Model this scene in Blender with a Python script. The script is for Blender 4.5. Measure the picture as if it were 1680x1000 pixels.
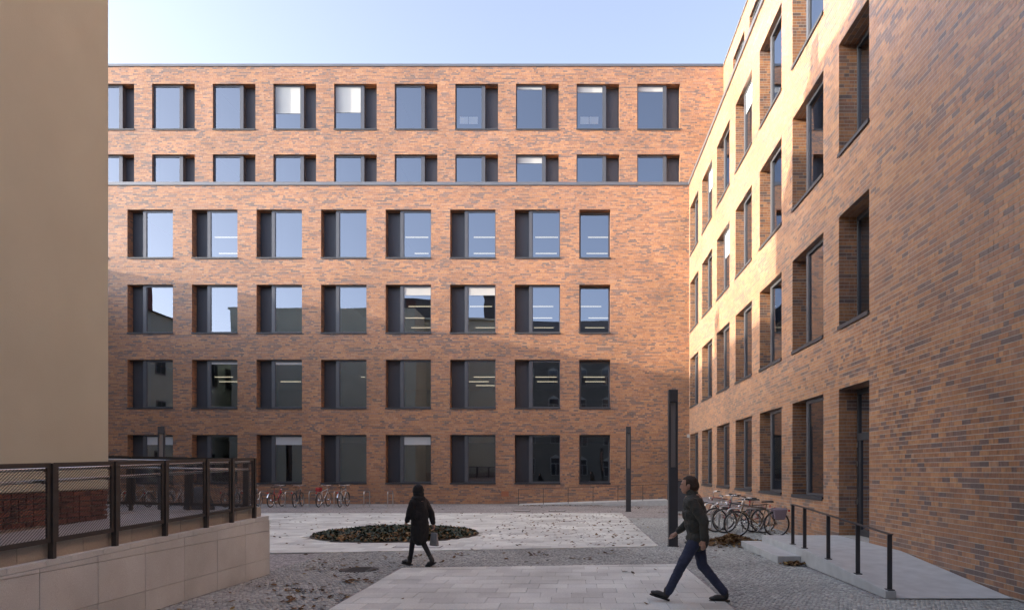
import bpy, math, random
import numpy as np
from mathutils import Vector, Matrix

for o in list(bpy.data.objects):
    bpy.data.objects.remove(o)
SC = bpy.context.scene
COL = SC.collection
R = math.radians

# ------------------------------------------------------------------ camera, sky, sun, exposure
CAM_H = 1.85
cam = bpy.data.cameras.new('camera')
cam.sensor_width = 36.0
cam.lens = 1140.0 / 1680.0 * 36.0
cam.shift_x = -(941.0 - 840.0) / 1680.0
cam.shift_y = (770.5 - 500.0) / 1680.0
cam.clip_end = 2000
camo = bpy.data.objects.new('camera', cam)
COL.objects.link(camo)
camo.location = (0, 0, CAM_H)
camo.rotation_euler = (R(90), 0, 0)
SC.camera = camo

SUN_DIR = Vector((-5.5, -1.0, 1.04)).normalized()      # towards the sun
sun_el = math.asin(SUN_DIR.z)
sun_az = math.atan2(SUN_DIR.x, SUN_DIR.y)
world = bpy.data.worlds.new('World')
SC.world = world
world.use_nodes = True
wn = world.node_tree
bg = wn.nodes['Background']
sky = wn.nodes.new('ShaderNodeTexSky')
sky.sky_type = 'NISHITA'
sky.sun_disc = False
sky.sun_elevation = sun_el
sky.sun_rotation = sun_az % (2 * math.pi)
sky.air_density = 0.42
sky.dust_density = 4.0
sky.ozone_density = 1.5
haze = wn.nodes.new('ShaderNodeHueSaturation')      # pale hazy air, the same in every direction
haze.inputs['Saturation'].default_value = 0.70
wn.links.new(sky.outputs[0], haze.inputs['Color'])
wn.links.new(haze.outputs[0], bg.inputs[0])
bg.inputs[1].default_value = 0.15
sun = bpy.data.lights.new('sun', 'SUN')
sun.energy = 2.1
sun.angle = R(0.5)
sun.color = (1.0, 0.81, 0.60)
suno = bpy.data.objects.new('sun', sun)
COL.objects.link(suno)
suno.location = (-40, -12, 30)
suno.rotation_euler = SUN_DIR.to_track_quat('Z', 'Y').to_euler()
SC.view_settings.view_transform = 'Standard'
SC.view_settings.look = 'None'
SC.view_settings.exposure = 2.6
SC.view_settings.gamma = 1.0
SC.render.engine = 'CYCLES'
SC.cycles.max_bounces = 6
SC.cycles.diffuse_bounces = 3
SC.cycles.glossy_bounces = 4
SC.cycles.transparent_max_bounces = 16
SC.cycles.caustics_reflective = False
SC.cycles.caustics_refractive = False
SC.cycles.use_denoising = True

# ------------------------------------------------------------------ helpers
class MB:
    """collects shapes, build() links them as one mesh object"""
    def __init__(s):
        s.v = []; s.f = []
    def add(s, vs, fs):
        b = len(s.v)
        s.v += [tuple(p) for p in vs]
        s.f += [tuple(i + b for i in f) for f in fs]
        return s
    def box(s, x0, x1, y0, y1, z0, z1):
        return s.add([(x0,y0,z0),(x1,y0,z0),(x1,y1,z0),(x0,y1,z0),(x0,y0,z1),(x1,y0,z1),(x1,y1,z1),(x0,y1,z1)],
                     [(0,3,2,1),(4,5,6,7),(0,1,5,4),(1,2,6,5),(2,3,7,6),(3,0,4,7)])
    def quad(s, a, b, c, d):
        return s.add([a,b,c,d], [(0,1,2,3)])
    def prism(s, poly, z0, z1):
        n = len(poly)
        vs = [(p[0],p[1],z0) for p in poly] + [(p[0],p[1],z1) for p in poly]
        fs = [tuple(range(n-1,-1,-1)), tuple(range(n,2*n))] + [(i,(i+1)%n,n+(i+1)%n,n+i) for i in range(n)]
        return s.add(vs, fs)
    def tube(s, pts, r, n=6, caps=True):
        pts = [Vector(p) for p in pts]
        rs = r if isinstance(r,(list,tuple)) else [r]*len(pts)
        rings = []
        ref = None
        for i,p in enumerate(pts):
            d = (pts[min(i+1,len(pts)-1)] - pts[max(i-1,0)]).normalized()
            if ref is None:
                ref = Vector((0,0,1)) if abs(d.z) < 0.9 else Vector((1,0,0))
            a = d.cross(ref)
            if a.length < 1e-4:
                a = d.cross(Vector((0,1,0)))
            a.normalize(); b = d.cross(a).normalized()
            ref = a.cross(d).normalized() if abs(a.cross(d).length) > 0 else ref
            rings.append([p + (a*math.cos(t)+b*math.sin(t))*rs[i] for t in [2*math.pi*k/n for k in range(n)]])
        vs = [q for rg in rings for q in rg]
        fs = []
        for i in range(len(rings)-1):
            for k in range(n):
                fs.append((i*n+k, i*n+(k+1)%n, (i+1)*n+(k+1)%n, (i+1)*n+k))
        if caps:
            fs.append(tuple(range(n-1,-1,-1))); m=(len(rings)-1)*n
            fs.append(tuple(range(m,m+n)))
        return s.add(vs, fs)
    def ring(s, c, axis, R_, r, n=28, m=6):
        """torus"""
        c = Vector(c); ax = Vector(axis).normalized()
        a = ax.cross(Vector((0,0,1)) if abs(ax.z) < .9 else Vector((1,0,0))).normalized(); b = ax.cross(a)
        vs=[]; fs=[]
        for i in range(n):
            t=2*math.pi*i/n; d=a*math.cos(t)+b*math.sin(t)
            for k in range(m):
                u=2*math.pi*k/m
                vs.append(c+d*(R_+r*math.cos(u))+ax*(r*math.sin(u)))
        for i in range(n):
            for k in range(m):
                fs.append((i*m+k,((i+1)%n)*m+k,((i+1)%n)*m+(k+1)%m,i*m+(k+1)%m))
        return s.add(vs,fs)
    def ell(s, c, rx, ry, rz, n=14, m=9, rot=None):
        vs=[]; fs=[]
        c=Vector(c)
        for j in range(m+1):
            ph=math.pi*j/m
            for i in range(n):
                t=2*math.pi*i/n
                p=Vector((rx*math.sin(ph)*math.cos(t), ry*math.sin(ph)*math.sin(t), rz*math.cos(ph)))
                if rot is not None: p=rot@p
                vs.append(c+p)
        for j in range(m):
            for i in range(n):
                fs.append((j*n+i,(j+1)*n+i,(j+1)*n+(i+1)%n,j*n+(i+1)%n))
        return s.add(vs,fs)
    def mesh(s, name, mat, smooth=False):
        me = bpy.data.meshes.new(name)
        me.from_pydata(s.v, [], s.f)
        if mat is not None: me.materials.append(mat)
        if smooth:
            me.polygons.foreach_set('use_smooth', [True]*len(me.polygons))
        me.update()
        return me
    def build(s, name, mat, parent=None, smooth=False, bevel=0):
        o = link(name, s.mesh(name, mat, smooth), parent)
        if bevel:
            m = o.modifiers.new('bevel','BEVEL'); m.width = bevel; m.segments = 2; m.limit_method='ANGLE'
        return o

def link(name, data, parent=None, loc=None, rz=0):
    o = bpy.data.objects.new(name, data)
    COL.objects.link(o)
    if parent is not None: o.parent = parent
    if loc is not None: o.location = loc
    if rz: o.rotation_euler = (0,0,rz)
    return o
def tag(o, label=None, cat=None, group=None, kind=None):
    if label: o['label'] = label
    if cat: o['category'] = cat
    if group: o['group'] = group
    if kind: o['kind'] = kind
    return o
def thing(name, label, cat, loc=(0,0,0), rz=0, group=None):
    return tag(link(name, None, None, loc, rz), label, cat, group)
def copy_tree(o, parent=None):
    c = o.copy(); COL.objects.link(c); c.parent = parent
    for ch in list(o.children): copy_tree(ch, c)
    return c
def np_mesh(name, V, F, mats, attrs=None, parent=None, matidx=None):
    """V (n,3), F (m,4) quads"""
    me = bpy.data.meshes.new(name)
    V = np.asarray(V, dtype=np.float32); F = np.asarray(F, dtype=np.int32)
    me.vertices.add(len(V)); me.vertices.foreach_set('co', V.ravel())
    me.loops.add(F.size); me.loops.foreach_set('vertex_index', F.ravel())
    k = F.shape[1]
    me.polygons.add(len(F)); me.polygons.foreach_set('loop_start', np.arange(0, F.size, k, dtype=np.int32))
    me.update(calc_edges=True)
    for m in (mats if isinstance(mats,(list,tuple)) else [mats]): me.materials.append(m)
    if matidx is not None: me.polygons.foreach_set('material_index', np.asarray(matidx, dtype=np.int32))
    for nm, arr in (attrs or {}).items():
        a = me.attributes.new(nm, 'FLOAT', 'FACE'); a.data.foreach_set('value', np.asarray(arr, dtype=np.float32))
    me.validate()
    me.polygons.foreach_set('use_smooth', np.zeros(len(me.polygons), dtype=bool))
    return link(name, me, parent)

# ------------------------------------------------------------------ materials
def nodes_of(name):
    m = bpy.data.materials.new(name); m.use_nodes = True
    nt = m.node_tree
    return m, nt, nt.nodes['Principled BSDF']
def N(nt, t, **kw):
    n = nt.nodes.new(t)
    for k, v in kw.items(): setattr(n, k, v)
    return n
def mat_plain(name, col, rough=0.6, metal=0.0, spec=0.5, noise=0.0, nscale=8.0, bump=0.0, bscale=60.0):
    m, nt, b = nodes_of(name)
    b.inputs['Base Color'].default_value = (*col, 1)
    b.inputs['Roughness'].default_value = rough
    b.inputs['Metallic'].default_value = metal
    b.inputs['Specular IOR Level'].default_value = spec
    tc = N(nt,'ShaderNodeTexCoord')
    if noise:
        nz = N(nt,'ShaderNodeTexNoise'); nz.inputs['Scale'].default_value = nscale; nz.inputs['Detail'].default_value = 6
        nt.links.new(tc.outputs['Object'], nz.inputs['Vector'])
        hs = N(nt,'ShaderNodeHueSaturation'); hs.inputs['Color'].default_value = (*col,1)
        mr = N(nt,'ShaderNodeMapRange'); mr.inputs['From Min'].default_value=.25; mr.inputs['From Max'].default_value=.75
        mr.inputs['To Min'].default_value = 1-noise; mr.inputs['To Max'].default_value = 1+noise
        nt.links.new(nz.outputs['Fac'], mr.inputs['Value']); nt.links.new(mr.outputs[0], hs.inputs['Value'])
        nt.links.new(hs.outputs[0], b.inputs['Base Color'])
    if bump:
        n2 = N(nt,'ShaderNodeTexNoise'); n2.inputs['Scale'].default_value = bscale; n2.inputs['Detail'].default_value = 4
        nt.links.new(tc.outputs['Object'], n2.inputs['Vector'])
        bp = N(nt,'ShaderNodeBump'); bp.inputs['Strength'].default_value = bump; bp.inputs['Distance'].default_value = 0.01
        nt.links.new(n2.outputs['Fac'], bp.inputs['Height']); nt.links.new(bp.outputs[0], b.inputs['Normal'])
    return m

def mat_pieces(name, stops, rough=0.55, spec=0.4, noise=0.18, nscale=25.0, stretch=(1,1,1), bump=0.25, patch=0.12, patch_scale=0.5):
    """colour picked per piece: face attribute 'rnd' (joined pieces) + object random (single pieces)"""
    m, nt, b = nodes_of(name)
    at = N(nt,'ShaderNodeAttribute', attribute_name='rnd')
    oi = N(nt,'ShaderNodeObjectInfo')
    ad = N(nt,'ShaderNodeMath', operation='ADD'); fr = N(nt,'ShaderNodeMath', operation='FRACT')
    nt.links.new(at.outputs['Fac'], ad.inputs[0]); nt.links.new(oi.outputs['Random'], ad.inputs[1]); nt.links.new(ad.outputs[0], fr.inputs[0])
    rp = N(nt,'ShaderNodeValToRGB'); rp.color_ramp.interpolation = 'CONSTANT'
    el = rp.color_ramp.elements
    while len(el) < len(stops): el.new(0.5)
    for e,(p,c) in zip(el, stops): e.position = p; e.color = (*c,1)
    nt.links.new(fr.outputs[0], rp.inputs['Fac'])
    geo = N(nt,'ShaderNodeNewGeometry')
    mp = N(nt,'ShaderNodeMapping'); mp.inputs['Scale'].default_value = stretch
    nt.links.new(geo.outputs['Position'], mp.inputs['Vector'])
    nz = N(nt,'ShaderNodeTexNoise'); nz.inputs['Scale'].default_value = nscale; nz.inputs['Detail'].default_value = 5
    nt.links.new(mp.outputs[0], nz.inputs['Vector'])
    n2 = N(nt,'ShaderNodeTexNoise'); n2.inputs['Scale'].default_value = patch_scale; n2.inputs['Detail'].default_value = 3
    nt.links.new(geo.outputs['Position'], n2.inputs['Vector'])
    def rng(src, amt):
        mr = N(nt,'ShaderNodeMapRange'); mr.inputs['From Min'].default_value=.3; mr.inputs['From Max'].default_value=.7
        mr.inputs['To Min'].default_value=1-amt; mr.inputs['To Max'].default_value=1+amt
        nt.links.new(src, mr.inputs['Value']); return mr.outputs[0]
    mu = N(nt,'ShaderNodeMath', operation='MULTIPLY')
    nt.links.new(rng(nz.outputs['Fac'],noise), mu.inputs[0]); nt.links.new(rng(n2.outputs['Fac'],patch), mu.inputs[1])
    hs = N(nt,'ShaderNodeHueSaturation'); nt.links.new(rp.outputs[0], hs.inputs['Color']); nt.links.new(mu.outputs[0], hs.inputs['Value'])
    nt.links.new(hs.outputs[0], b.inputs['Base Color'])
    b.inputs['Roughness'].default_value = rough; b.inputs['Specular IOR Level'].default_value = spec
    if bump:
        bp = N(nt,'ShaderNodeBump'); bp.inputs['Strength'].default_value = bump; bp.inputs['Distance'].default_value = 0.004
        nt.links.new(nz.outputs['Fac'], bp.inputs['Height']); nt.links.new(bp.outputs[0], b.inputs['Normal'])
    return m

BRICK_STOPS = [(0.0,(0.367,0.180,0.086)),(0.14,(0.326,0.160,0.081)),(0.27,(0.400,0.208,0.101)),(0.40,(0.293,0.142,0.076)),(0.50,(0.344,0.178,0.099)),
               (0.60,(0.256,0.129,0.078)),(0.68,(0.302,0.167,0.108)),(0.75,(0.214,0.126,0.089)),(0.83,(0.177,0.114,0.093)),(0.915,(0.135,0.097,0.087)),(0.965,(0.386,0.217,0.125))]
M = {}
M['brick'] = mat_pieces('clinker_brick', BRICK_STOPS, rough=0.35, spec=0.75, noise=0.2, nscale=22, stretch=(1,1,0.35), bump=0.06, patch=0.16, patch_scale=0.4)
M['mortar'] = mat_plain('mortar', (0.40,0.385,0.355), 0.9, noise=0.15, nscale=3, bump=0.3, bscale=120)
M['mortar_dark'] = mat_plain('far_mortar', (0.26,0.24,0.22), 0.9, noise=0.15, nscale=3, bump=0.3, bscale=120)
M['trim'] = mat_plain('grey_window_trim', (0.22,0.22,0.21), 0.7)
M['old_brick'] = mat_pieces('old_red_brick', [(0,(0.17,0.08,0.065)),(0.3,(0.13,0.065,0.055)),(0.6,(0.20,0.095,0.072)),(0.8,(0.095,0.055,0.05))], rough=0.85, spec=0.2, noise=0.3, bump=0.6)
M['old_mortar'] = mat_plain('old_mortar', (0.38,0.36,0.33), 0.95, noise=0.3, nscale=12, bump=0.5)
M['slab'] = mat_pieces('pale_paving_slab', [(0,(0.611,0.641,0.601)),(0.2,(0.558,0.585,0.556)),(0.45,(0.642,0.676,0.634)),(0.7,(0.591,0.620,0.588)),(0.9,(0.519,0.545,0.515))], rough=0.75, spec=0.3, noise=0.10, nscale=40, bump=0.2, patch=0.2, patch_scale=0.7)
M['cobble'] = mat_pieces('granite_cobble', [(0,(0.374,0.395,0.375)),(0.2,(0.319,0.339,0.325)),(0.4,(0.429,0.452,0.431)),(0.6,(0.352,0.367,0.347)),(0.8,(0.286,0.299,0.291)),(0.94,(0.495,0.520,0.493))], rough=0.65, spec=0.4, noise=0.2, nscale=60, bump=0.3, patch=0.2, patch_scale=0.35)
M['granite'] = mat_pieces('pinkish_granite', [(0,(0.583,0.633,0.627)),(0.3,(0.550,0.599,0.594)),(0.6,(0.611,0.661,0.655))], rough=0.7, spec=0.3, noise=0.16, nscale=130, bump=0.15, patch=0.15, patch_scale=1.2)
M['block'] = mat_pieces('tan_concrete_block', [(0,(0.40,0.38,0.34)),(0.4,(0.37,0.355,0.32)),(0.7,(0.42,0.405,0.36))], rough=0.85, spec=0.2, noise=0.12, nscale=90, bump=0.3)
M['concrete'] = mat_plain('grey_concrete', (0.47,0.49,0.49), 0.8, noise=0.12, nscale=4, bump=0.25, bscale=150)
M['ramp'] = mat_plain('ramp_concrete', (0.36,0.35,0.345), 0.85, noise=0.12, nscale=3, bump=0.25, bscale=120)
M['stucco'] = mat_plain('tan_stucco', (0.53,0.56,0.47), 0.9, spec=0.2, noise=0.07, nscale=0.8, bump=0.3, bscale=45)
M['roof'] = mat_plain('dark_roof', (0.07,0.065,0.065), 0.8, noise=0.2, nscale=2)
M['metal'] = mat_plain('anthracite_metal', (0.055,0.058,0.066), 0.45, metal=0.3, noise=0.08, nscale=3)
M['frame'] = mat_plain('window_frame_metal', (0.10,0.108,0.125), 0.38, metal=0.45, noise=0.05, nscale=2)
M['fence'] = mat_plain('brown_black_fence_metal', (0.052,0.048,0.046), 0.5, metal=0.2, noise=0.12, nscale=10)
M['rail'] = mat_plain('stainless_steel', (0.55,0.54,0.53), 0.3, metal=1.0)
M['coping'] = mat_plain('zinc_coping', (0.16,0.17,0.19), 0.4, metal=0.6, noise=0.1, nscale=1.5)
M['blind'] = mat_plain('white_roller_blind', (0.42,0.45,0.47), 0.8)
M['paper'] = mat_plain('white_paper', (0.8,0.82,0.8), 0.8)
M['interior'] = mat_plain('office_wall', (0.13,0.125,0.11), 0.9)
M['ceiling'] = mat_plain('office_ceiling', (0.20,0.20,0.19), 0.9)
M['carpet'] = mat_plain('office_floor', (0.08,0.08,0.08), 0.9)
M['rubber'] = mat_plain('black_rubber', (0.018,0.018,0.018), 0.7)
M['chrome'] = mat_plain('silver_alloy', (0.6,0.6,0.6), 0.25, metal=1.0)
M['black'] = mat_plain('black_plastic', (0.02,0.02,0.021), 0.5)
M['grey_wall'] = mat_plain('grey_render', (0.08,0.078,0.072), 0.9, noise=0.1, nscale=0.7)
M['dark_glass'] = mat_plain('dark_window_glass', (0.02,0.024,0.03), 0.05, spec=0.8)
M['iron'] = mat_plain('cast_iron', (0.07,0.065,0.06), 0.6, metal=0.5, noise=0.3, nscale=30, bump=0.6, bscale=90)

def mat_panel():
    m, nt, b = nodes_of('ribbed_vent_panel')
    b.inputs['Base Color'].default_value = (0.062,0.066,0.08,1); b.inputs['Roughness'].default_value = 0.42; b.inputs['Metallic'].default_value = 0.35
    tc = N(nt,'ShaderNodeTexCoord'); w = N(nt,'ShaderNodeTexWave', wave_type='BANDS', bands_direction='X'); w.inputs['Scale'].default_value = 7
    nt.links.new(tc.outputs['Object'], w.inputs['Vector'])
    bp = N(nt,'ShaderNodeBump'); bp.inputs['Strength'].default_value=.5; bp.inputs['Distance'].default_value=.01
    nt.links.new(w.outputs['Fac'], bp.inputs['Height']); nt.links.new(bp.outputs[0], b.inputs['Normal'])
    return m
M['panel'] = mat_panel()
def mat_glass(name, refl, tint, trans):
    m, nt, b = nodes_of(name)
    nt.nodes.remove(b)
    out = nt.nodes['Material Output']
    gl = N(nt,'ShaderNodeBsdfGlossy'); gl.inputs['Roughness'].default_value = 0.0; gl.inputs['Color'].default_value = (*tint,1)
    tr = N(nt,'ShaderNodeBsdfTransparent'); tr.inputs['Color'].default_value = (*trans,1)
    fz = N(nt,'ShaderNodeFresnel'); fz.inputs['IOR'].default_value = 1.5
    mr = N(nt,'ShaderNodeMapRange'); mr.inputs['From Min'].default_value=0.04; mr.inputs['From Max'].default_value=1.0
    mr.inputs['To Min'].default_value = refl; mr.inputs['To Max'].default_value = 1.0
    nt.links.new(fz.outputs[0], mr.inputs['Value'])
    geo = N(nt,'ShaderNodeNewGeometry'); oi = N(nt,'ShaderNodeObjectInfo')
    sc = N(nt,'ShaderNodeVectorMath', operation='ADD'); nt.links.new(geo.outputs['Position'], sc.inputs[0]); nt.links.new(oi.outputs['Location'], sc.inputs[1])
    nz = N(nt,'ShaderNodeTexNoise'); nz.inputs['Scale'].default_value = 0.45; nz.inputs['Detail'].default_value = 1
    nt.links.new(sc.outputs[0], nz.inputs['Vector'])
    bp = N(nt,'ShaderNodeBump'); bp.inputs['Strength'].default_value = 0.22; bp.inputs['Distance'].default_value = 0.02
    nt.links.new(nz.outputs['Fac'], bp.inputs['Height']); nt.links.new(bp.outputs[0], gl.inputs['Normal'])
    mx = N(nt,'ShaderNodeMixShader')
    nt.links.new(mr.outputs[0], mx.inputs[0]); nt.links.new(tr.outputs[0], mx.inputs[1]); nt.links.new(gl.outputs[0], mx.inputs[2])
    nt.links.new(mx.outputs[0], out.inputs[0])
    return m
M['glass'] = mat_glass('coated_window_glass', 0.29, (0.80,0.88,1.0), (0.88,0.89,0.87))
def mat_emit(name, col, strength):
    m, nt, b = nodes_of(name)
    b.inputs['Base Color'].default_value = (*col,1)
    b.inputs['Emission Color'].default_value = (*col,1); b.inputs['Emission Strength'].default_value = strength
    return m
M['tube_light'] = mat_emit('lit_office_tube', (1.0,0.88,0.64), 0.17)
def mat_ground():
    m, nt, b = nodes_of('cobbled_ground')
    geo = N(nt,'ShaderNodeNewGeometry')
    vo = N(nt,'ShaderNodeTexVoronoi'); vo.inputs['Scale'].default_value = 15.5
    ve = N(nt,'ShaderNodeTexVoronoi', feature='DISTANCE_TO_EDGE'); ve.inputs['Scale'].default_value = 15.5
    for n in (vo,ve): nt.links.new(geo.outputs['Position'], n.inputs['Vector'])
    sep = N(nt,'ShaderNodeSeparateColor'); nt.links.new(vo.outputs['Color'], sep.inputs[0])
    rp = N(nt,'ShaderNodeValToRGB'); el = rp.color_ramp.elements
    el[0].color=(0.24,0.235,0.235,1); el[1].color=(0.50,0.485,0.47,1)
    nt.links.new(sep.outputs[0], rp.inputs[0])
    jt = N(nt,'ShaderNodeMapRange'); jt.inputs['From Max'].default_value=0.10
    nt.links.new(ve.outputs['Distance'], jt.inputs['Value'])
    mx = N(nt,'ShaderNodeMix', data_type='RGBA'); mx.inputs['A'].default_value=(0.17,0.16,0.15,1)
    nt.links.new(jt.outputs[0], mx.inputs['Factor']); nt.links.new(rp.outputs[0], mx.inputs['B'])
    nz = N(nt,'ShaderNodeTexNoise'); nz.inputs['Scale'].default_value=0.35; nz.inputs['Detail'].default_value=4
    nt.links.new(geo.outputs['Position'], nz.inputs['Vector'])
    mr = N(nt,'ShaderNodeMapRange'); mr.inputs['From Min'].default_value=.3; mr.inputs['From Max'].default_value=.7; mr.inputs['To Min'].default_value=.8; mr.inputs['To Max'].default_value=1.2
    nt.links.new(nz.outputs['Fac'], mr.inputs['Value'])
    hs = N(nt,'ShaderNodeHueSaturation'); nt.links.new(mx.outputs['Result'], hs.inputs['Color']); nt.links.new(mr.outputs[0], hs.inputs['Value'])
    nt.links.new(hs.outputs[0], b.inputs['Base Color'])
    bp = N(nt,'ShaderNodeBump'); bp.inputs['Strength'].default_value=.6; bp.inputs['Distance'].default_value=.02
    nt.links.new(jt.outputs[0], bp.inputs['Height']); nt.links.new(bp.outputs[0], b.inputs['Normal'])
    b.inputs['Roughness'].default_value=.75
    return m
M['ground'] = mat_ground()
LEAF_STOPS = [(0,(0.15,0.09,0.042)),(0.2,(0.10,0.058,0.03)),(0.4,(0.19,0.125,0.055)),(0.55,(0.075,0.045,0.028)),(0.75,(0.13,0.075,0.036)),(0.93,(0.24,0.17,0.06))]
M['leaf'] = mat_pieces('fallen_leaf', LEAF_STOPS, rough=0.8, spec=0.2, noise=0.2, bump=0, patch=0.05)
M['litter'] = mat_pieces('dry_leaf_litter', [(0,(0.24,0.15,0.07)),(0.25,(0.17,0.10,0.045)),(0.5,(0.30,0.20,0.10)),(0.75,(0.13,0.075,0.035))], rough=0.8, spec=0.2, noise=0.2, bump=0, patch=0.05)
M['ivy'] = mat_pieces('ground_cover_leaf', [(0,(0.022,0.04,0.020)),(0.3,(0.03,0.052,0.026)),(0.55,(0.016,0.03,0.017)),(0.8,(0.04,0.06,0.028))], rough=0.5, spec=0.4, noise=0.2, bump=0, patch=0.05)
M['soil'] = mat_plain('soil', (0.05,0.035,0.025), 0.95, noise=0.3, nscale=20)

# ------------------------------------------------------------------ brickwork
CH = 4.1 / 48            # course height
BL = 3.53 / 14.5         # brick length with joint
SILL = 1.13
WH = 31 * CH             # window opening height
FL = 4.1

class Bricks:
    """gathers brick fields; O origin, U along, V up the courses, Nn outwards"""
    def __init__(s): s.rects = []; s.fr = []
    def field(s, O, U, V, Nn, u0, u1, v0, v1, openings, vbase, seed, L=BL, c=CH):
        rnd = random.Random(seed)
        out = []
        j0 = math.floor((v0 - vbase) / c + 1e-6); j1 = math.ceil((v1 - vbase) / c - 1e-6)
        for j in range(j0, j1):
            va = max(v0, vbase + j*c); vb = min(v1, vbase + (j+1)*c)
            if vb - va < 0.02: continue
            mid = (va + vb) / 2
            iv = [(u0, u1)]
            for (a, b_, p, q) in openings:
                if p < mid < q:
                    nv = []
                    for (x, y) in iv:
                        if b_ <= x or a >= y: nv.append((x, y)); continue
                        if a > x: nv.append((x, a))
                        if b_ < y: nv.append((b_, y))
                    iv = nv
            off = (j % 2) * L/2 + rnd.choice((0, 0, L/4))
            for (a, b_) in iv:
                js = []
                k = math.floor((a - off) / L)
                x = k*L + off
                while x < b_:
                    if a + 0.06 < x < b_ - 0.06: js.append(x)
                    if rnd.random() < 0.22 and a + 0.06 < x + L/2 < b_ - 0.06: js.append(x + L/2)
                    x += L
                ed = [a] + js + [b_]
                for i in range(len(ed) - 1):
                    out.append((ed[i] + (0.0035 if i else 0), ed[i+1] - (0.0035 if i < len(ed) - 2 else 0), va + 0.0065, vb - 0.0065))
        s.rects.append((np.array(out), np.array(O, float), np.array(U, float), np.array(V, float), np.array(Nn, float)))
        return np.array(out)
    def build(s, name, mat, parent, seed=1, skip=None):
        rg = np.random.RandomState(seed)
        Vs = []; 
        for i, (r, O, U, V, Nn) in enumerate(s.rects):
            if skip is not None and i in skip: r = r[~skip[i]]
            n = len(r)
            if n == 0: continue
            p = 0.003 + rg.uniform(-0.0006, 0.0006, n)
            P = np.zeros((n, 8, 3))
            for k, (a, b_) in enumerate(((0,2),(1,2),(1,3),(0,3))):
                base = O + r[:,a,None]*U + r[:,b_,None]*V
                P[:,k] = base + p[:,None]*Nn
                P[:,k+4] = base - 0.010*Nn
            # orientation: make front face outwards
            Vs.append((P, np.dot(np.cross(U, V), Nn) > 0))
        F1 = np.array([(0,1,2,3),(1,0,4,5),(2,1,5,6),(3,2,6,7),(0,3,7,4)]); F2 = F1[:, ::-1]
        VV = []; FF = []; b0 = 0; nt = 0
        for P, pos in Vs:
            n = len(P)
            VV.append(P.reshape(-1,3))
            FF.append(((F1 if pos else F2)[None] + (np.arange(n)*8)[:,None,None] + b0).reshape(-1,4))
            b0 += n*8; nt += n
        q = rg.rand(nt)
        for i in range(1, nt):           # runs of bricks from one batch
            if rg.rand() < 0.24: q[i] = (q[i-1] + rg.uniform(-.03,.03)) % 1.0
        rn = np.repeat(q, 5)
        return tag(np_mesh(name, np.concatenate(VV), np.concatenate(FF), mat, {'rnd': rn}, parent), kind='stuff')

def wall_sheet(mb, P, u0, u1, v0, v1, openings):
    """sheet with holes; P(u,v) gives the point"""
    us = sorted({u0, u1} | {x for o in openings for x in o[:2] if u0 < x < u1})
    vs = sorted({v0, v1} | {x for o in openings for x in o[2:] if v0 < x < v1})
    for i in range(len(us)-1):
        for j in range(len(vs)-1):
            um = (us[i]+us[i+1])/2; vm = (vs[j]+vs[j+1])/2
            if any(o[0] < um < o[1] and o[2] < vm < o[3] for o in openings): continue
            mb.quad(P(us[i],vs[j]), P(us[i+1],vs[j]), P(us[i+1],vs[j+1]), P(us[i],vs[j+1]))

REV = 0.52       # reveal depth
def facade(bk, mb, O, U, Nn, u0, u1, v0, v1, openings, seed):
    """brick face + jambs + soffits + mortar sheet behind. U along, Nn outwards"""
    O = np.array(O, float); U = np.array(U, float); Nn = np.array(Nn, float); Z = np.array((0,0,1.0))
    r = bk.field(O, U, Z, Nn, u0, u1, v0, v1, openings, SILL, seed)
    wall_sheet(mb, lambda u, v: tuple(O + U*u + Z*v), u0, u1, v0, v1, openings)
    D = -Nn
    for i, (a, b_, p, q) in enumerate(openings):
        for (uu, dirn) in ((a, 1), (b_, -1)):
            Oj = O + U*uu
            bk.field(Oj, D, Z, U*dirn, 0.003, REV, p, q, [], SILL, seed*1000 + i*2 + (dirn > 0))
            mb.quad(*[tuple(Oj + D*d + Z*z) for d, z in ((0,p),(REV,p),(REV,q),(0,q))])
        Oh = O + Z*q
        bk.field(Oh, U, D, -Z, a, b_, 0.003, REV, [], 0, seed*1000 + 500 + i, c=0.12)
        mb.quad(*[tuple(Oh + D*d + U*u) for d, u in ((0,a),(REV,a),(REV,b_),(0,b_))])
        Ob = O + Z*p
        mb.quad(*[tuple(Ob + D*d + U*u) for d, u in ((0,a),(REV,a),(REV,b_),(0,b_))])
    return r

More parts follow.
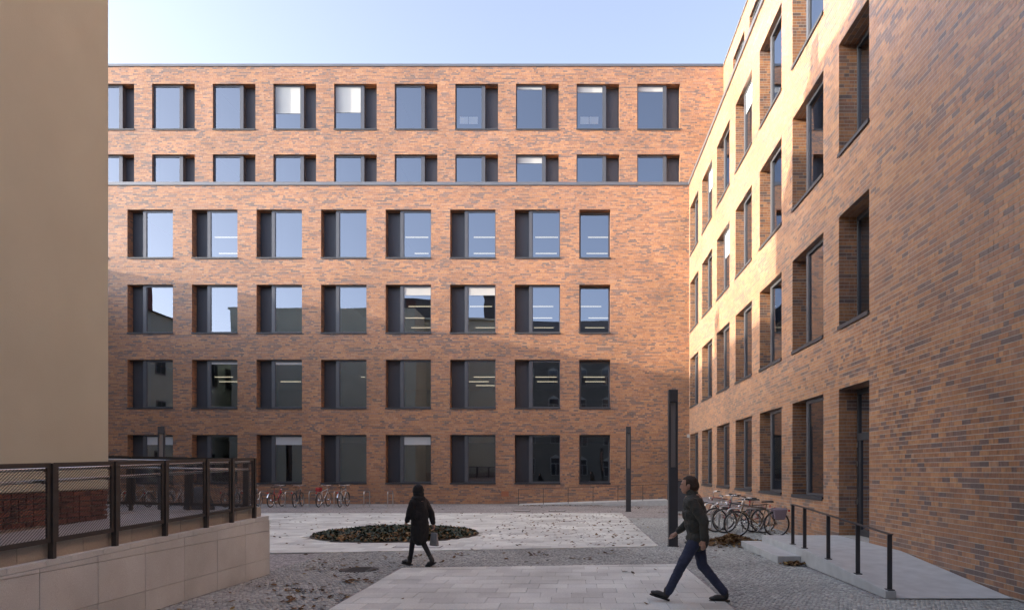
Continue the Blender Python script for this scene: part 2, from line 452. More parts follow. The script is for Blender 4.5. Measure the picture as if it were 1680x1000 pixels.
# ------------------------------------------------------------------ windows (local x right seen from outside, y inwards)
WW = 2.49; WN = 1.70
def win_meshes(kind):
    W = WN if kind == 'N' else WW
    H = WH
    mir = (kind == 'B')
    def X(a, b): return (W-b, W-a) if mir else (a, b)
    f = MB(); p = MB(); g = MB(); s = MB()
    if kind == 'N':
        for (a,b,z0,z1) in ((0.012,0.09,0.05,H-0.012),(W-0.09,W-0.012,0.05,H-0.012),(0.09,W-0.09,H-0.12,H-0.012),(0.09,W-0.09,0.05,0.11)):
            f.box(a,b,0.42,0.515,z0,z1)
        g.quad((0.09,0.455,0.11),(W-0.09,0.455,0.11),(W-0.09,0.455,H-0.12),(0.09,0.455,H-0.12))
    else:
        a,b = X(0.77,0.95); f.box(a,b,0.14,0.56,0.045,H-0.012)
        a,b = X(0.95,W-0.012); f.box(a,b,0.14,0.26,H-0.11,H-0.012)
        a,b = X(0.95,W-0.012); f.box(a,b,0.14,0.26,0.045,0.10)
        a,b = X(W-0.055,W-0.012); f.box(a,b,0.142,0.26,0.10,H-0.11)
        a,b = X(0.95,0.985); f.box(a,b,0.165,0.26,0.10,H-0.11)
        a,b = X(0.985,W-0.055); g.quad((a,0.185,0.10),(b,0.185,0.10),(b,0.185,H-0.11),(a,0.185,H-0.11))
        a,b = X(0.012,0.77); p.box(a,b,0.49,0.53,0.045,H-0.012)
        a,b = X(0.012,0.77); p.box(a,b,0.46,0.49,0.045,0.12)
        a,b = X(0.012,0.05); p.box(a,b,0.465,0.49,0.12,H-0.012)
    s.box(-0.012,W+0.012,-0.045,0.54,-0.01,0.035).box(-0.012,W+0.012,-0.047,-0.033,-0.055,-0.01)
    return f.mesh('window', M['frame']), g.mesh('pane', M['glass']), (p.mesh('vent_panel', M['panel']) if kind != 'N' else None), s.mesh('sill', M['metal'])
WM = {k: win_meshes(k) for k in 'ABN'}
rw = random.Random(5)
def window(parent, loc, rz, kind, blind=0.0, sill=True):
    f, g, p, s = WM[kind]
    o = link('window', f, parent, loc, rz)
    pane = link('pane', g, o)
    pane.rotation_euler = (rw.uniform(-.0016,.0016), 0, rw.uniform(-.0022,.0022))
    if p: link('vent_panel', p, o)
    if sill: link('sill', s, o)
    if blind:
        W = WN if kind == 'N' else WW
        a, b = ((0.10, W-0.10) if kind == 'N' else ((0.06, W-0.99) if kind == 'B' else (0.99, W-0.06)))
        y = 0.435 if kind == 'N' else 0.168
        MB().box(a, b, y, y+0.006, WH-0.11-blind*(WH-0.21), WH-0.112).box(a, b, y-0.006, y+0.010, WH-0.13-blind*(WH-0.21), WH-0.11-blind*(WH-0.21)).build('blind', M['blind'], o)
    return o

# ------------------------------------------------------------------ ground and paving
YB = 38.0; XR = 6.33; YU = 40.4; XU = 8.72
tag(MB().quad((-200,-120,-0.014),(200,-120,-0.014),(200,280,-0.014),(-200,280,-0.014)).build('ground', M['ground']), kind='structure')

def clip_poly(poly, a, b, c):
    """keep a*x+b*y<=c"""
    out = []
    for i in range(len(poly)):
        p, q = poly[i], poly[(i+1) % len(poly)]
        dp = a*p[0]+b*p[1]-c; dq = a*q[0]+b*q[1]-c
        if dp <= 0: out.append(p)
        if (dp < 0 < dq) or (dq < 0 < dp):
            t = dp/(dp-dq); out.append((p[0]+t*(q[0]-p[0]), p[1]+t*(q[1]-p[1])))
    return out
def area(poly): return abs(sum(poly[i][0]*poly[(i+1)%len(poly)][1]-poly[(i+1)%len(poly)][0]*poly[i][1] for i in range(len(poly))))/2

SX, SY = 0.46, 0.41
BED = (-5.09, 20.0, 2.34)
rs = random.Random(11)
def slab_polys(x0, x1, y0, y1, clips):
    out = []
    j = 0; y = y0
    while y < y1:
        off = (j % 2) * SX/2 + rs.choice((0, 0, 0.06))
        x = x0 - off
        while x < x1:
            a, b = max(x, x0), min(x+SX, x1)
            if b - a > 0.03:
                p = [(a+.003,y+.003),(b-.003,y+.003),(b-.003,min(y+SY,y1)-.003),(a+.003,min(y+SY,y1)-.003)]
                for c in clips: p = clip_poly(p, *c) if len(p) > 2 else p
                if len(p) > 2 and area(p) > 0.004: out.append(p)
            x += SX
        y += SY; j += 1
    return out
fore = tag(MB().quad((-3.26,5.5,-0.010),(2.14,5.5,-0.010),(2.14,13.70,-0.010),(-3.26,13.14,-0.010)).build('foreground_pavement', M['mortar']), kind='structure')
for p in slab_polys(-3.25, 2.13, 7.6, 13.9, [(-0.104, 1, 13.14+0.104*3.25-0.003)]):
    z = rs.uniform(-0.0015, 0.0025)
    MB().prism(p, -0.008, 0.006+z).build('slab', M['slab'], fore)
def edge_y(x): return 15.45 + 0.16*(x+6.75)
plaza = tag(MB().quad((-27,edge_y(-27),-0.010),(2.08,edge_y(2.08),-0.010),(2.08,29.9,-0.010),(-27,29.9,-0.010)).build('plaza_pavement', M['mortar']), kind='structure')
pl = slab_polys(-27, 2.07, 12.0, 29.9, [(0.16, -1, -(15.45+0.16*6.75)-0.003)])
def near_bed(p):
    cx = sum(q[0] for q in p)/len(p); cy = sum(q[1] for q in p)/len(p)
    return math.hypot(cx-BED[0], cy-BED[1]) < BED[2]-0.02
pl = [p for p in pl if not near_bed(p)]
mb = MB()
rnv = []
for p in pl:
    n0 = len(mb.f); mb.prism(p, -0.008, 0.005+rs.uniform(-.0015,.002)); rnv += [rs.random()]*(len(mb.f)-n0)
ps = tag(mb.build('paving_slabs', M['slab'], plaza), kind='stuff')
at = ps.data.attributes.new('rnd','FLOAT','FACE'); at.data.foreach_set('value', rnv)

def in_paving(x, y):
    if -3.25 < x < 2.13 and y < 13.14+0.104*(x+3.25): return True
    if -27 < x < 2.07 and edge_y(x) < y < 29.9: return True
    if x > 4.45 and 10.0 < y < 16.7: return True
    return False
def cobbles(regions, s=0.064):
    rg = np.random.RandomState(3)
    P = []
    for (x0,x1,y0,y1) in regions:
        ny = int((y1-y0)/s); nx = int((x1-x0)/s)
        for j in range(ny):
            y = y0 + (j+.5)*s
            for i in range(nx):
                x = x0 + (i+.5+(j%2)*.5)*s
                if not in_paving(x, y+0.04) and not in_paving(x, y-0.04) and not in_paving(x+0.04, y) and not in_paving(x-0.04, y): P.append((x, y))
    P = np.array(P); n = len(P)
    # gentle arcs in the rows
    P[:,1] += 0.05*np.sin(P[:,0]*3.1) + rg.normal(0, .006, n); P[:,0] += 0.04*np.sin(P[:,1]*2.3) + rg.normal(0, .006, n)
    ang = rg.uniform(-.3,.3,n); sx = s*rg.uniform(.40,.47,n); sy = s*rg.uniform(.40,.47,n); zt = rg.uniform(-.006,.003,n)
    V = np.zeros((n,12,3))
    for k,(a,b) in enumerate(((-1,-1),(1,-1),(1,1),(-1,1))):
        for lay,(sc,zz) in enumerate(((1.0,-0.03),(0.98,-0.008),(0.72,0.0))):
            jx = a*sx*sc*rg.uniform(.85,1.08,n); jy = b*sy*sc*rg.uniform(.85,1.08,n)
            V[:,lay*4+k,0] = P[:,0]+jx*np.cos(ang)-jy*np.sin(ang); V[:,lay*4+k,1] = P[:,1]+jx*np.sin(ang)+jy*np.cos(ang)
            V[:,lay*4+k,2] = zt+zz
    F = np.array([(8,9,10,11)]+[(l*4+k,l*4+(k+1)%4,(l+1)*4+(k+1)%4,(l+1)*4+k) for l in (0,1) for k in range(4)])
    FF = (F[None]+(np.arange(n)*12)[:,None,None]).reshape(-1,4)
    return tag(np_mesh('cobblestones', V.reshape(-1,3), FF, M['cobble'], {'rnd': np.repeat(rg.rand(n), len(F))}, bpy.data.objects['ground']), kind='stuff')
cobbles([(-5.55,4.6,7.8,17.3),(4.6,6.3,16.75,17.3),(2.07,6.3,17.3,27.0),(4.4,6.3,8.6,10.05)])

# ------------------------------------------------------------------ brick building at the far end
back = thing('brick_building', 'orange brick office building with rows of square windows closing the far end of the courtyard', 'building', (0,YB,0))
XL = -31.0
cols = [-24.4 + 3.53*k for k in range(-1, 7)]
ops = []; wins = []
BL_BL = {(1,0):.17,(3,0):.17,(5,0):.17,(5,2):.17,(6,2):.17,(3,1):.05,(2,1):.04}
for k in range(4):
    z = SILL + FL*k
    for i, x in enumerate(cols):
        ops.append((x, x+WW, z, z+WH)); wins.append((x, z, 'A', BL_BL.get((i,k),0)))
    ops.append((0.31, 0.31+WN, z, z+WH)); wins.append((0.31, z, 'N', 0))
bk = Bricks(); mo = MB()
LED = 17.40
facade(bk, mo, (0,0,0), (1,0,0), (0,-1,0), XL, XR, 0.0, LED, ops, 1)
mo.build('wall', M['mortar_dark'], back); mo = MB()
ucols = [3.70 - 3.526*k for k in range(10)]
opu = []
BL_UP = {(6,1):.62,(5,1):.60,(1,1):.12,(0,1):.10,(2,1):.05,(2,0):.13}
DU = YU - YB
for k in (4,5):
    z = SILL + FL*k
    for i, x in enumerate(ucols):
        opu.append((x, x+WW, z, z+WH)); wins.append((x, z, 'B', BL_UP.get((i,k-4),0)))
facade(bk, mo, (0,DU,0), (1,0,0), (0,-1,0), XL, XU, LED, 25.28, opu, 2)
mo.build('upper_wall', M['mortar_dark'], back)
bk.build('bricks', M['brick'], back, 4)
PAPER = {(0.0):0}
for (x, z, kd, bl) in wins:
    up = kd == 'B'
    w = window(back, (x, DU if up else 0, z), 0, kd, bl)
for (i, zz) in ((1, .42), (3, .42)):
    for o in back.children:
        if o.name.startswith('window') and abs(o.location.x-ucols[i]) < .01 and o.location.z > 21:
            MB().box(0.22,0.72,0.22,0.224,zz,zz+.42).build('paper_notice', M['paper'], o)
            MB().box(0.76,1.28,0.22,0.224,zz,zz+.42).build('paper_notice', M['paper'], o)
MB().box(XL,XR-0.06,-0.06,0.30,LED,LED+0.17).build('ledge_coping', M['coping'], back)
MB().box(XL,XU-0.06,DU-0.05,DU+0.45,25.28,25.42).build('roof_coping', M['coping'], back)
MB().box(XL,XU-.1,0.30,DU-0.01,LED-0.1,LED-0.02).build('terrace', M['roof'], back)
MB().box(XL,XU-.1,DU+0.45,16,25.1,25.25).build('roof', M['roof'], back)
for k in range(7):
    z = FL*k
    y0 = 0.55 if k <= 4 else DU+0.55
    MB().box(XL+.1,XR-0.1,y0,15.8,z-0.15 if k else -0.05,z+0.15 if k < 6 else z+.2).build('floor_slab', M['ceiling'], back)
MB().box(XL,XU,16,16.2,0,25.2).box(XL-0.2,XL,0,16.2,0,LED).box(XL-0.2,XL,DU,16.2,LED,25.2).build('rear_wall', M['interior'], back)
rp_ = random.Random(8)
for k in range(6):
    for x in (-21.2,-10.6,-0.05):
        x += rp_.choice((-3.53,0,0))
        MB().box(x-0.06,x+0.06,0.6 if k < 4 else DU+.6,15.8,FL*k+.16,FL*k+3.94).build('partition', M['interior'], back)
# lit ceiling lights inside
lights = {3:[(0,4.9),(1,4.9),(1,8.1),(4,4.9),(4,8.1),(5,4.9),(5,8.1),(6,4.9),(6,8.1),(7,4.9),(7,8.1)],
          2:[(4,5.6),(4,8.9),(4,12.1),(5,5.6),(5,12.1),(6,5.6),(6,8.9),(6,12.1),(7,5.6),(7,8.9),(7,12.1)],
          1:[(1,8.0),(1,10.4),(2,10.4),(3,8.0),(3,10.4),(5,8.0),(5,10.4),(5,12.6),(6,8.0),(6,10.4),(7,8.0),(7,10.4)]}
lx = cols[1:] + [0.31]
for k, lst in lights.items():
    for (i, dy) in lst:
        # place it where the window's glass looks onto it
        wx = lx[i] + (0.98 if i < 7 else 0.1)
        cx = (wx + 0.75) * (YB+dy)/(YB+0.2) + rp_.uniform(-.35,.35)
        zc = FL*k + 3.95
        t = thing('ceiling_light', 'lit tube light on the %s-storey office ceiling of the far brick building' % {1:'second',2:'third',3:'fourth'}[k], 'ceiling light', (cx,YB+dy,zc), 0, 'lit office ceiling lights')
        MB().box(-0.70,0.70,-0.02,0.02,-0.03,0.0).build('housing', M['ceiling'], t)
        MB().box(-0.70,0.70,-0.035,0.035,-0.07,-0.032).build('tube', M['tube_light'], t)
MB().box(-3.95,-3.55,-0.02,0.006,0.42,0.70).build('vent_grille', mat_plain('terracotta_grille',(0.33,0.13,0.07),0.7), back)

# ------------------------------------------------------------------ brick wing on the right
right = thing('brick_building', 'brick wing with deep window reveals, sunlit above and shaded below, beside the bicycle racks', 'building', (XR,0,0))
bays = [17.6 + 3.53*i for i in range(6)]
Y0 = -3.0
opr = []; wr = []
for k in range(4):
    z = SILL + FL*k
    for i, y in enumerate(bays):
        z0 = 0.02 if (k == 0 and i == 5) else z
        opr.append((y, y+WW, z0, z+WH)); wr.append((y, z, 'A', {(2,3):.3,(1,3):.0,(4,3):.35,(3,2):.4}.get((i,k),0), k == 0 and i == 5))
    if k: opr.append((14.87, 14.87+WN, z, z+WH)); wr.append((14.87, z, 'N', 0, False))
    else: opr.append((14.87, 14.87+WN, 0.30, z+WH))
bk = Bricks(); mo = MB()
rr = facade(bk, mo, (0,0,0), (0,1,0), (-1,0,0), Y0, YB-0.004, 0.0, LED, opr, 21)
mo.build('wall', M['mortar'], right); mo = MB()
opru = []; wru = []
for k in (4,5):
    z = SILL + FL*k
    for i in range(8):
        y = 35.48 - 3.53*i
        opru.append((y, y+WW, z, z+WH)); wru.append((y, z))
facade(bk, mo, (XU-XR,0,0), (0,1,0), (-1,0,0), Y0, YU-0.004, LED, 25.28, opru, 22)
mo.build('upper_wall', M['mortar'], right)
MB().box(0.02,14,Y0-0.2,Y0-0.004,0,LED).build('end_wall', M['mortar'], right)
# the 300 bricks that show largest stand alone
yy = (rr[:,0]+rr[:,1])/2; zz = (rr[:,2]+rr[:,3])/2
px = 941 + 1140*XR/np.maximum(yy,0.5); py = 770.5 - 1140*(zz-CAM_H)/np.maximum(yy,0.5)
vis = (px < 1684) & (py > -4) & (py < 985) & (yy > 5)
sc_ = np.where(vis, (rr[:,1]-rr[:,0])*0.001 + 1.0/np.maximum(yy,1), 0)
pick = np.argsort(-sc_)[:300]
mask = np.zeros(len(rr), bool); mask[pick] = True
ub = MB().add([(0,0,0),(0,1,0),(0,1,1),(0,0,1),(.018,0,0),(.018,1,0),(.018,1,1),(.018,0,1)], [(3,2,1,0),(5,4,0,1),(6,5,1,2),(7,6,2,3),(4,7,3,0)]).mesh('brick', M['brick'])
ub.attributes.new('rnd','FLOAT','FACE')
rb = random.Random(2)
for i in pick:
    o = link('brick', ub, right, (-0.003+rb.uniform(-.0006,.0006), rr[i,0], rr[i,2]))
    o.scale = (1, rr[i,1]-rr[i,0], rr[i,3]-rr[i,2])
bk.build('bricks', M['brick'], right, 5, {0: mask})
for (y, z, kd, bl, door) in wr:
    W = WN if kd == 'N' else WW
    window(right, (0, y+W, z), R(-90), kd, bl)
    if door:
        MB().box(0.49,0.53,y+.02,y+W-.02,0.02,z-0.02).build('door_base', M['panel'], right)
for (y, z) in wru:
    window(right, (XU-XR, y+WW, z), R(-90), 'B', 0)
# glazed entrance door
d = MB(); ya, yb_ = 14.882, 14.87+WN-0.012
d.box(0.42,0.50,ya,ya+.09,0.302,3.76).box(0.42,0.50,yb_-.09,yb_,0.302,3.76).box(0.42,0.50,ya+.09,yb_-.09,3.64,3.76).box(0.42,0.50,ya+.09,yb_-.09,2.55,2.72)
d.box(0.43,0.49,ya+.09,ya+.20,0.31,2.55).box(0.43,0.49,yb_-.20,yb_-.09,0.31,2.55).box(0.43,0.49,ya+.2,yb_-.2,0.31,0.45)
dr = d.build('door', M['metal'], right)
MB().quad((0.46,ya+.2,.45),(0.46,yb_-.2,.45),(0.46,yb_-.2,2.55),(0.46,ya+.2,2.55)).quad((0.46,ya+.09,2.72),(0.46,yb_-.09,2.72),(0.46,yb_-.09,3.64),(0.46,ya+.09,3.64)).build('pane', M['glass'], dr)
MB().tube([(0.36,ya+.26,1.0),(0.36,ya+.26,1.9)],0.014).tube([(0.36,ya+.26,1.1),(0.44,ya+.26,1.1)],0.008).tube([(0.36,ya+.26,1.8),(0.44,ya+.26,1.8)],0.008).build('handle', M['rail'], dr)
for z in (1.1,2.0,2.45): MB().box(0.405,0.42,yb_-.05,yb_-.02,z-.06,z+.06).build('hinge', M['rail'], dr)
MB().box(-0.06,0.30,Y0,YB+.2,LED,LED+0.17).build('ledge_coping', M['coping'], right)
MB().box(XU-XR-0.05,XU-XR+0.45,Y0,YU+.4,25.28,25.42).build('roof_coping', M['coping'], right)
MB().box(0.30,XU-XR-.01,Y0,YB+.2,LED-.1,LED-.02).build('terrace', M['roof'], right)
MB().box(XU-XR+.45,14,Y0,YU,25.1,25.25).build('roof', M['roof'], right)
for k in range(7):
    z = FL*k; x0 = 0.55 if k <= 4 else XU-XR+.55
    MB().box(x0,13.8,Y0+.1,YB+.3,z-0.15 if k else -0.05,z+0.15).build('floor_slab', M['ceiling'], right)
MB().box(13.8,14,Y0,YB+16,0,25.2).build('rear_wall', M['interior'], right)
MB().box(-0.14,-0.01,37.78,37.90,3.62,3.80).build('wall_lamp', M['blind'], right)

# ------------------------------------------------------------------ tan stucco house on the left
tan = thing('stucco_house', 'tan stucco house with a red brick plinth standing behind the mesh fence', 'building', (-7.3,10.9,0))
HT = 16.0; PL = 1.56
MB().prism([(0,0),(-23,0),(-23,-17),(0,-17)], PL, HT).build('wall', M['stucco'], tan)
MB().prism([(-6.7,4.2),(-23,4.2),(-23,0.001),(-6.7,0.001)], 0, HT-.002).build('rear_wing', M['stucco'], tan)
pb = MB().box(-23,-0.035,-17,-0.035,0,PL-0.003).build('plinth', M['old_mortar'], tan)
bo = MB().add([(0,0,0),(0,1,0),(0,1,1),(0,0,1),(-.03,0,0),(-.03,1,0),(-.03,1,1),(-.03,0,1)], [(0,1,2,3),(1,0,4,5),(2,1,5,6),(3,2,6,7),(0,3,7,4)]).mesh('brick', M['old_brick'])
bo.attributes.new('rnd','FLOAT','FACE')
rb = random.Random(6)
for j in range(6):
    z0 = PL - 0.005 - (j+1)*0.078
    y = -0.0
    first = True
    while y > -5.2:
        L = rb.choice((0.25,0.25,0.125)) if not first else (0.25 if j % 2 else 0.125)
        first = False
        o = link('brick', bo, tan, (-0.006+rb.uniform(-.005,.004), y-L+.012, z0))
        o.scale = (1, L-.018+rb.uniform(-.008,.0), 0.062+rb.uniform(-.005,.001))
        y -= L
MB().box(-23.2,0.25,-17.2,0.25,HT,HT+.18).box(-23.2,-6.68,0.25,4.22,HT,HT+.178).build('cornice', M['stucco'], tan)
MB().add([(-23,-17,HT+.18),(0,-17,HT+.18),(0,0,HT+.18),(-23,0,HT+.18),(-15,-8.5,HT+1.6),(-9,-8.5,HT+1.6)], [(0,1,5,4),(1,2,5),(2,3,4,5),(3,0,4)]).build('roof', M['roof'], tan)
MB().box(-7.5,-6.75,3.35,3.85,HT+.1,HT+1.0).build('chimney', M['old_brick'], tan)

# ------------------------------------------------------------------ houses outside the frame that shade the court and show in the panes
def house(name, label, loc, x0, x1, y0, y1, H, wall, face, cols_, rows_, roofh=2.0):
    t = thing(name, label, 'building', loc)
    MB().box(x0,x1,y0,y1,0,H).build('wall', wall, t)
    MB().add([(x0-.3,y0-.3,H),(x1+.3,y0-.3,H),(x1+.3,y1+.3,H),(x0-.3,y1+.3,H),(x0+3,y0+3,H+roofh),(x1-3,y0+3,H+roofh),(x1-3,y1-3,H+roofh),(x0+3,y1-3,H+roofh)],
             [(0,1,5,4),(1,2,6,5),(2,3,7,6),(3,0,4,7),(4,5,6,7),(3,2,1,0)]).build('roof', M['roof'], t)
    for r in rows_:
        for c in cols_:
            if face == 'N':
                w = MB().box(c-.75,c+.75,y1+.003,y1+.06,r,r+2.3).add([(c-.75,y1+.003,r+2.3),(c-.75,y1+.06,r+2.3),(c+.75,y1+.003,r+2.3),(c+.75,y1+.06,r+2.3),(c,y1+.003,r+2.8),(c,y1+.06,r+2.8)],[(1,3,5),(0,1,5,4),(3,2,4,5)]).build('window', M['trim'], t)
                MB().box(c-.64,c-.05,y1+.06,y1+.075,r+.1,r+1.45).box(c+.05,c+.64,y1+.06,y1+.075,r+.1,r+1.45).box(c-.64,c+.64,y1+.06,y1+.075,r+1.55,r+2.25).build('pane', M['dark_glass'], w)
            else:
                w = MB().box(x1+.003,x1+.06,c-.6,c+.6,r,r+2.0).build('window', M['trim'], t)
                MB().box(x1+.06,x1+.075,c-.5,c-.04,r+.1,r+1.9).box(x1+.06,x1+.075,c+.04,c+.5,r+.1,r+1.9).build('pane', M['dark_glass'], w)
    return t
hb = house('town_house', 'grey town house with tall white windows facing the far brick building across the court', (0,-26,0), -36, 30, -14, 0, 22.0, M['grey_wall'], 'N', [-33+3.8*i for i in range(17)], (1.2,5.6,10.0,14.4,18.4), 2.4)
MB().box(-13.4,-12.0,-4,-2.6,22,28.2).box(-13.6,-11.8,-4.2,-2.4,28.2,28.5).build('chimney', M['roof'], hb)
MB().box(-27,-19.5,-9,-1.0,22,27.6).build('roof_storey', M['roof'], hb)
hc = house('town_house', 'long cream house bounding the left side of the court beyond the stucco house', (-32,0,0), -12, 0, 8.0, 37.5, 13.85, M['stucco'], 'E', [9.6+2.6*i for i in range(11)], (1.3,5.2,9.2), 0.9)
house('town_house', 'cream house with a flat roof behind the stucco house', (-34,0,0), -12, 0, -12, 7.0, 14.22, M['stucco'], 'E', [-10+2.8*i for i in range(6)], (1.3,5.2,9.2), 0.9)

MB().box(-0.9,-0.15,23.2,24.0,13.6,16.1).build('chimney', M['old_brick'], hc)

# ------------------------------------------------------------------ granite-clad ramp wall with mesh fence
TH = math.atan2(1.0, 0.035)
SL = 0.03
def zt(s): return 1.04 + SL*s        # coping line, s<=0 towards the camera
WLOC = (-5.41, 12.37, 0)
ramp = thing('retaining_wall', 'low ramp wall clad in pinkish granite slabs under the mesh fence', 'wall', WLOC, TH)
S0 = -8.5
def sheared(s0, s1, w0, w1, lo, hi):
    """box along s whose bottom/top are functions of s"""
    return MB().add([(s0,w0,lo(s0)),(s1,w0,lo(s1)),(s1,w1,lo(s1)),(s0,w1,lo(s0)),(s0,w0,hi(s0)),(s1,w0,hi(s1)),(s1,w1,hi(s1)),(s0,w1,hi(s0))],
                    [(0,3,2,1),(4,5,6,7),(0,1,5,4),(1,2,6,5),(2,3,7,6),(3,0,4,7)])
sheared(S0,-0.03,0.035,0.3,lambda s:0.0,lambda s:zt(s)-0.075).build('core', M['concrete'], ramp)
s = 0.0
while s > S0:
    a = s - 0.85
    for (lo,hi) in ((lambda t:0.004,lambda t:0.287),(lambda t:0.293,lambda t:0.773),(lambda t:0.779,lambda t:zt(t)-0.068)):
        j = rb.uniform(-.002,.002)
        sheared(a+.004,s-.004 if s < 0 else s,0.0+j,0.034,lo,hi).build('slab', M['granite'], ramp)
    s = a
for (lo,hi) in ((0.004,0.287),(0.293,0.773),(0.779,0.965)):
    MB().box(-0.029,0.0,0.036,0.30,lo,hi).build('slab', M['granite'], ramp)
s = 0.0
while s > S0:
    a = s - rb.choice((0.49,0.36,0.49))
    sheared(a+.004,s-.004,0.012,0.12,lambda t:zt(t)-0.062,lambda t:zt(t)).build('coping_stone', M['granite'], ramp)
    s = a
s = -0.06
while s > S0:
    a = s - rb.choice((0.5,0.42,0.62))
    sheared(a+.004,s-.004,0.125,0.30,lambda t:zt(t)-0.07,lambda t:zt(t)+0.165).build('kerb_block', M['block'], ramp)
    s = a
rampf = link('ramp', sheared(S0,0.0,0.30,2.1,lambda t:0.0,lambda t:zt(t)+0.10).mesh('ramp', M['ramp']), None, WLOC, TH)
tag(rampf, kind='structure')
# landing beyond the corner of the house and the flight turning left
land = link('ramp_landing', MB().box(-1.40,0.0,2.102,7.0,0.0,1.13).mesh('ramp_landing', M['ramp']), None, WLOC, TH)
tag(land, kind='structure')

def mesh_panel(L, H, slope):
    """expanded metal: zigzag strands"""
    V = []; F = []
    pw, ph, st = 0.044, 0.0175, 0.0036
    n = int(L/(pw/2)); m = int(H/ph)
    for r_ in range(m):
        zc = (r_+.5)*ph
        b0 = len(V)
        for i in range(n+1):
            x = i*L/n; z = zc + (ph/2 if (i+r_) % 2 else -ph/2)*0.9 + slope*x
            V += [(x,-0.003,z-st/2),(x,0.004,z+st/2)]
        for i in range(n):
            a = b0+2*i; F.append((a,a+2,a+3,a+1))
    me = bpy.data.meshes.new('mesh'); me.from_pydata(V,[],F); me.materials.append(M['fence']); me.update()
    return me
def fence(label, loc, rz, posts, base, slope, Hf=0.86, w=0.06, inner=1, rails=(-.07,-.20)):
    """posts: s positions; base(s) = underside of the panels"""
    t = thing('mesh_fence', label, 'fence', loc, rz)
    cache = {}
    for i in range(len(posts)-1):
        a, b = posts[i], posts[i+1]
        a1, b1 = a+.032, b-.032
        def bar(x0,x1,d0,d1): return sheared(x0,x1,w-0.012,w+0.012,lambda q:base(q)+d0,lambda q:base(q)+d1)
        fr = MB()
        for q in (bar(a1,b1,0,.05), bar(a1,b1,Hf-.05,Hf), bar(a1,a1+.045,.05,Hf-.05), bar(b1-.045,b1,.05,Hf-.05)): fr.add(q.v, q.f)
        f = fr.build('panel_frame', M['fence'], t)
        key = round(b-a,3)
        if key not in cache: cache[key] = mesh_panel(b1-a1-.09, Hf-.10, slope)
        link('mesh', cache[key], f, (a1+.045, w, base(a1+.045)+.05))
    for p in posts:
        MB().box(p-.024,p+.024,w-0.03,w+0.03,base(p)-0.19,base(p)+Hf-.005).build('post', M['fence'], t)
    for k, d in enumerate(rails):
        yy_ = w + inner*(0.09+.02*k)
        MB().tube([(posts[0],yy_,base(posts[0])+Hf+d),(posts[-1],yy_,base(posts[-1])+Hf+d)],0.019,8).build('handrail', M['rail'], t, True)
        for p in posts:
            MB().box(p-.012,p+.012,min(w,yy_),max(w,yy_),base(p)+Hf+d-.03,base(p)+Hf+d-.017).build('bracket', M['fence'], t)
    return t
posts = [-8.2,-7.15,-6.1,-4.87,-3.9,-2.9,-1.9,-1.18,-0.44]
posts = [-7.85,-6.85,-5.85,-4.86,-3.88,-2.9,-1.9,-1.17,-0.44]
fence('brown expanded-metal fence with steel handrails on top of the granite ramp wall', WLOC, TH, posts, lambda s: zt(s)+0.175, SL)
fence('brown expanded-metal fence across the ramp landing, running behind the stucco house', (-5.80,12.42,0), math.pi-0.02, [0.0,1.05,2.1,3.15,4.2,5.25,6.3], lambda s: 1.20+0.018*s, 0.018, inner=1)

# ------------------------------------------------------------------ planting bed
bed = thing('planting_bed', 'round bed of dark green ground cover littered with brown leaves in the pale paving', 'planting bed', (BED[0],BED[1],0))
MB().ring((0,0,0.012),(0,0,1),BED[2],0.012,64,6).build('edging', M['iron'], bed)
MB().prism([(BED[2]*.995*math.cos(t),BED[2]*.995*math.sin(t)) for t in [2*math.pi*k/64 for k in range(64)]],-0.009,0.02).build('soil', M['soil'], bed)
def leaf_cloud(P, size, rg, up=0.6):
    n = len(P)
    th = rg.uniform(0,2*np.pi,n); sz = size*rg.uniform(.6,1.3,n)
    tx = rg.normal(0,up,n); ty = rg.normal(0,up,n)
    d = np.stack([np.cos(th),np.sin(th),tx],1); e = np.stack([-np.sin(th),np.cos(th),ty],1)
    V = np.zeros((n,6,3))
    for k,(a,b,c) in enumerate(((-1,0,0),(-.35,-.5,.1),(.45,-.42,.1),(1,0,-.05),(.45,.42,.1),(-.35,.5,.1))):
        V[:,k] = P + sz[:,None]*(a*d+b*e) + np.array((0,0,1))*(c*sz)[:,None]
    F = np.array([(0,1,2,3),(0,3,4,5)])
    return V.reshape(-1,3), (F[None]+(np.arange(n)*6)[:,None,None]).reshape(-1,4)
rg = np.random.RandomState(9)
n = 7500
rr_ = BED[2]*0.97*np.sqrt(rg.rand(n)); tt = rg.uniform(0,2*np.pi,n)
hh = 0.04 + 0.13*np.clip((BED[2]*1.02-rr_)/0.9,0,1)*(0.8+0.3*np.sin(rr_*5+tt*3))
P = np.stack([rr_*np.cos(tt), rr_*np.sin(tt), hh*rg.uniform(.35,1.1,n)],1)
V_, F_ = leaf_cloud(P, 0.048, rg, .55)
V_[:,2] = np.maximum(V_[:,2], 0.022)
tag(np_mesh('ground_cover', V_, F_, M['ivy'], {'rnd': np.repeat(rg.rand(n),2)}, bed), kind='stuff')
n = 5200
rr_ = BED[2]*0.98*np.sqrt(rg.rand(n)); tt = rg.uniform(0,2*np.pi,n)
keep = ((np.sin(tt)*rr_ < -1.2) & (rg.rand(n) < .6)) | ((np.cos(tt) > .35) & (rg.rand(n) < .22)) | (rg.rand(n) < .08)
rr_ = rr_[keep]; tt = tt[keep]; n = len(rr_)
hh = 0.045 + 0.13*np.clip((BED[2]*1.02-rr_)/0.9,0,1)
P = np.stack([rr_*np.cos(tt), rr_*np.sin(tt), hh*rg.uniform(.6,1.0,n)],1)
V_, F_ = leaf_cloud(P, 0.05, rg, .4); V_[:,2] = np.maximum(V_[:,2], 0.022)
tag(np_mesh('leaf_litter', V_, F_, M['litter'], {'rnd': np.repeat(rg.rand(n),2)}, bed), kind='stuff')

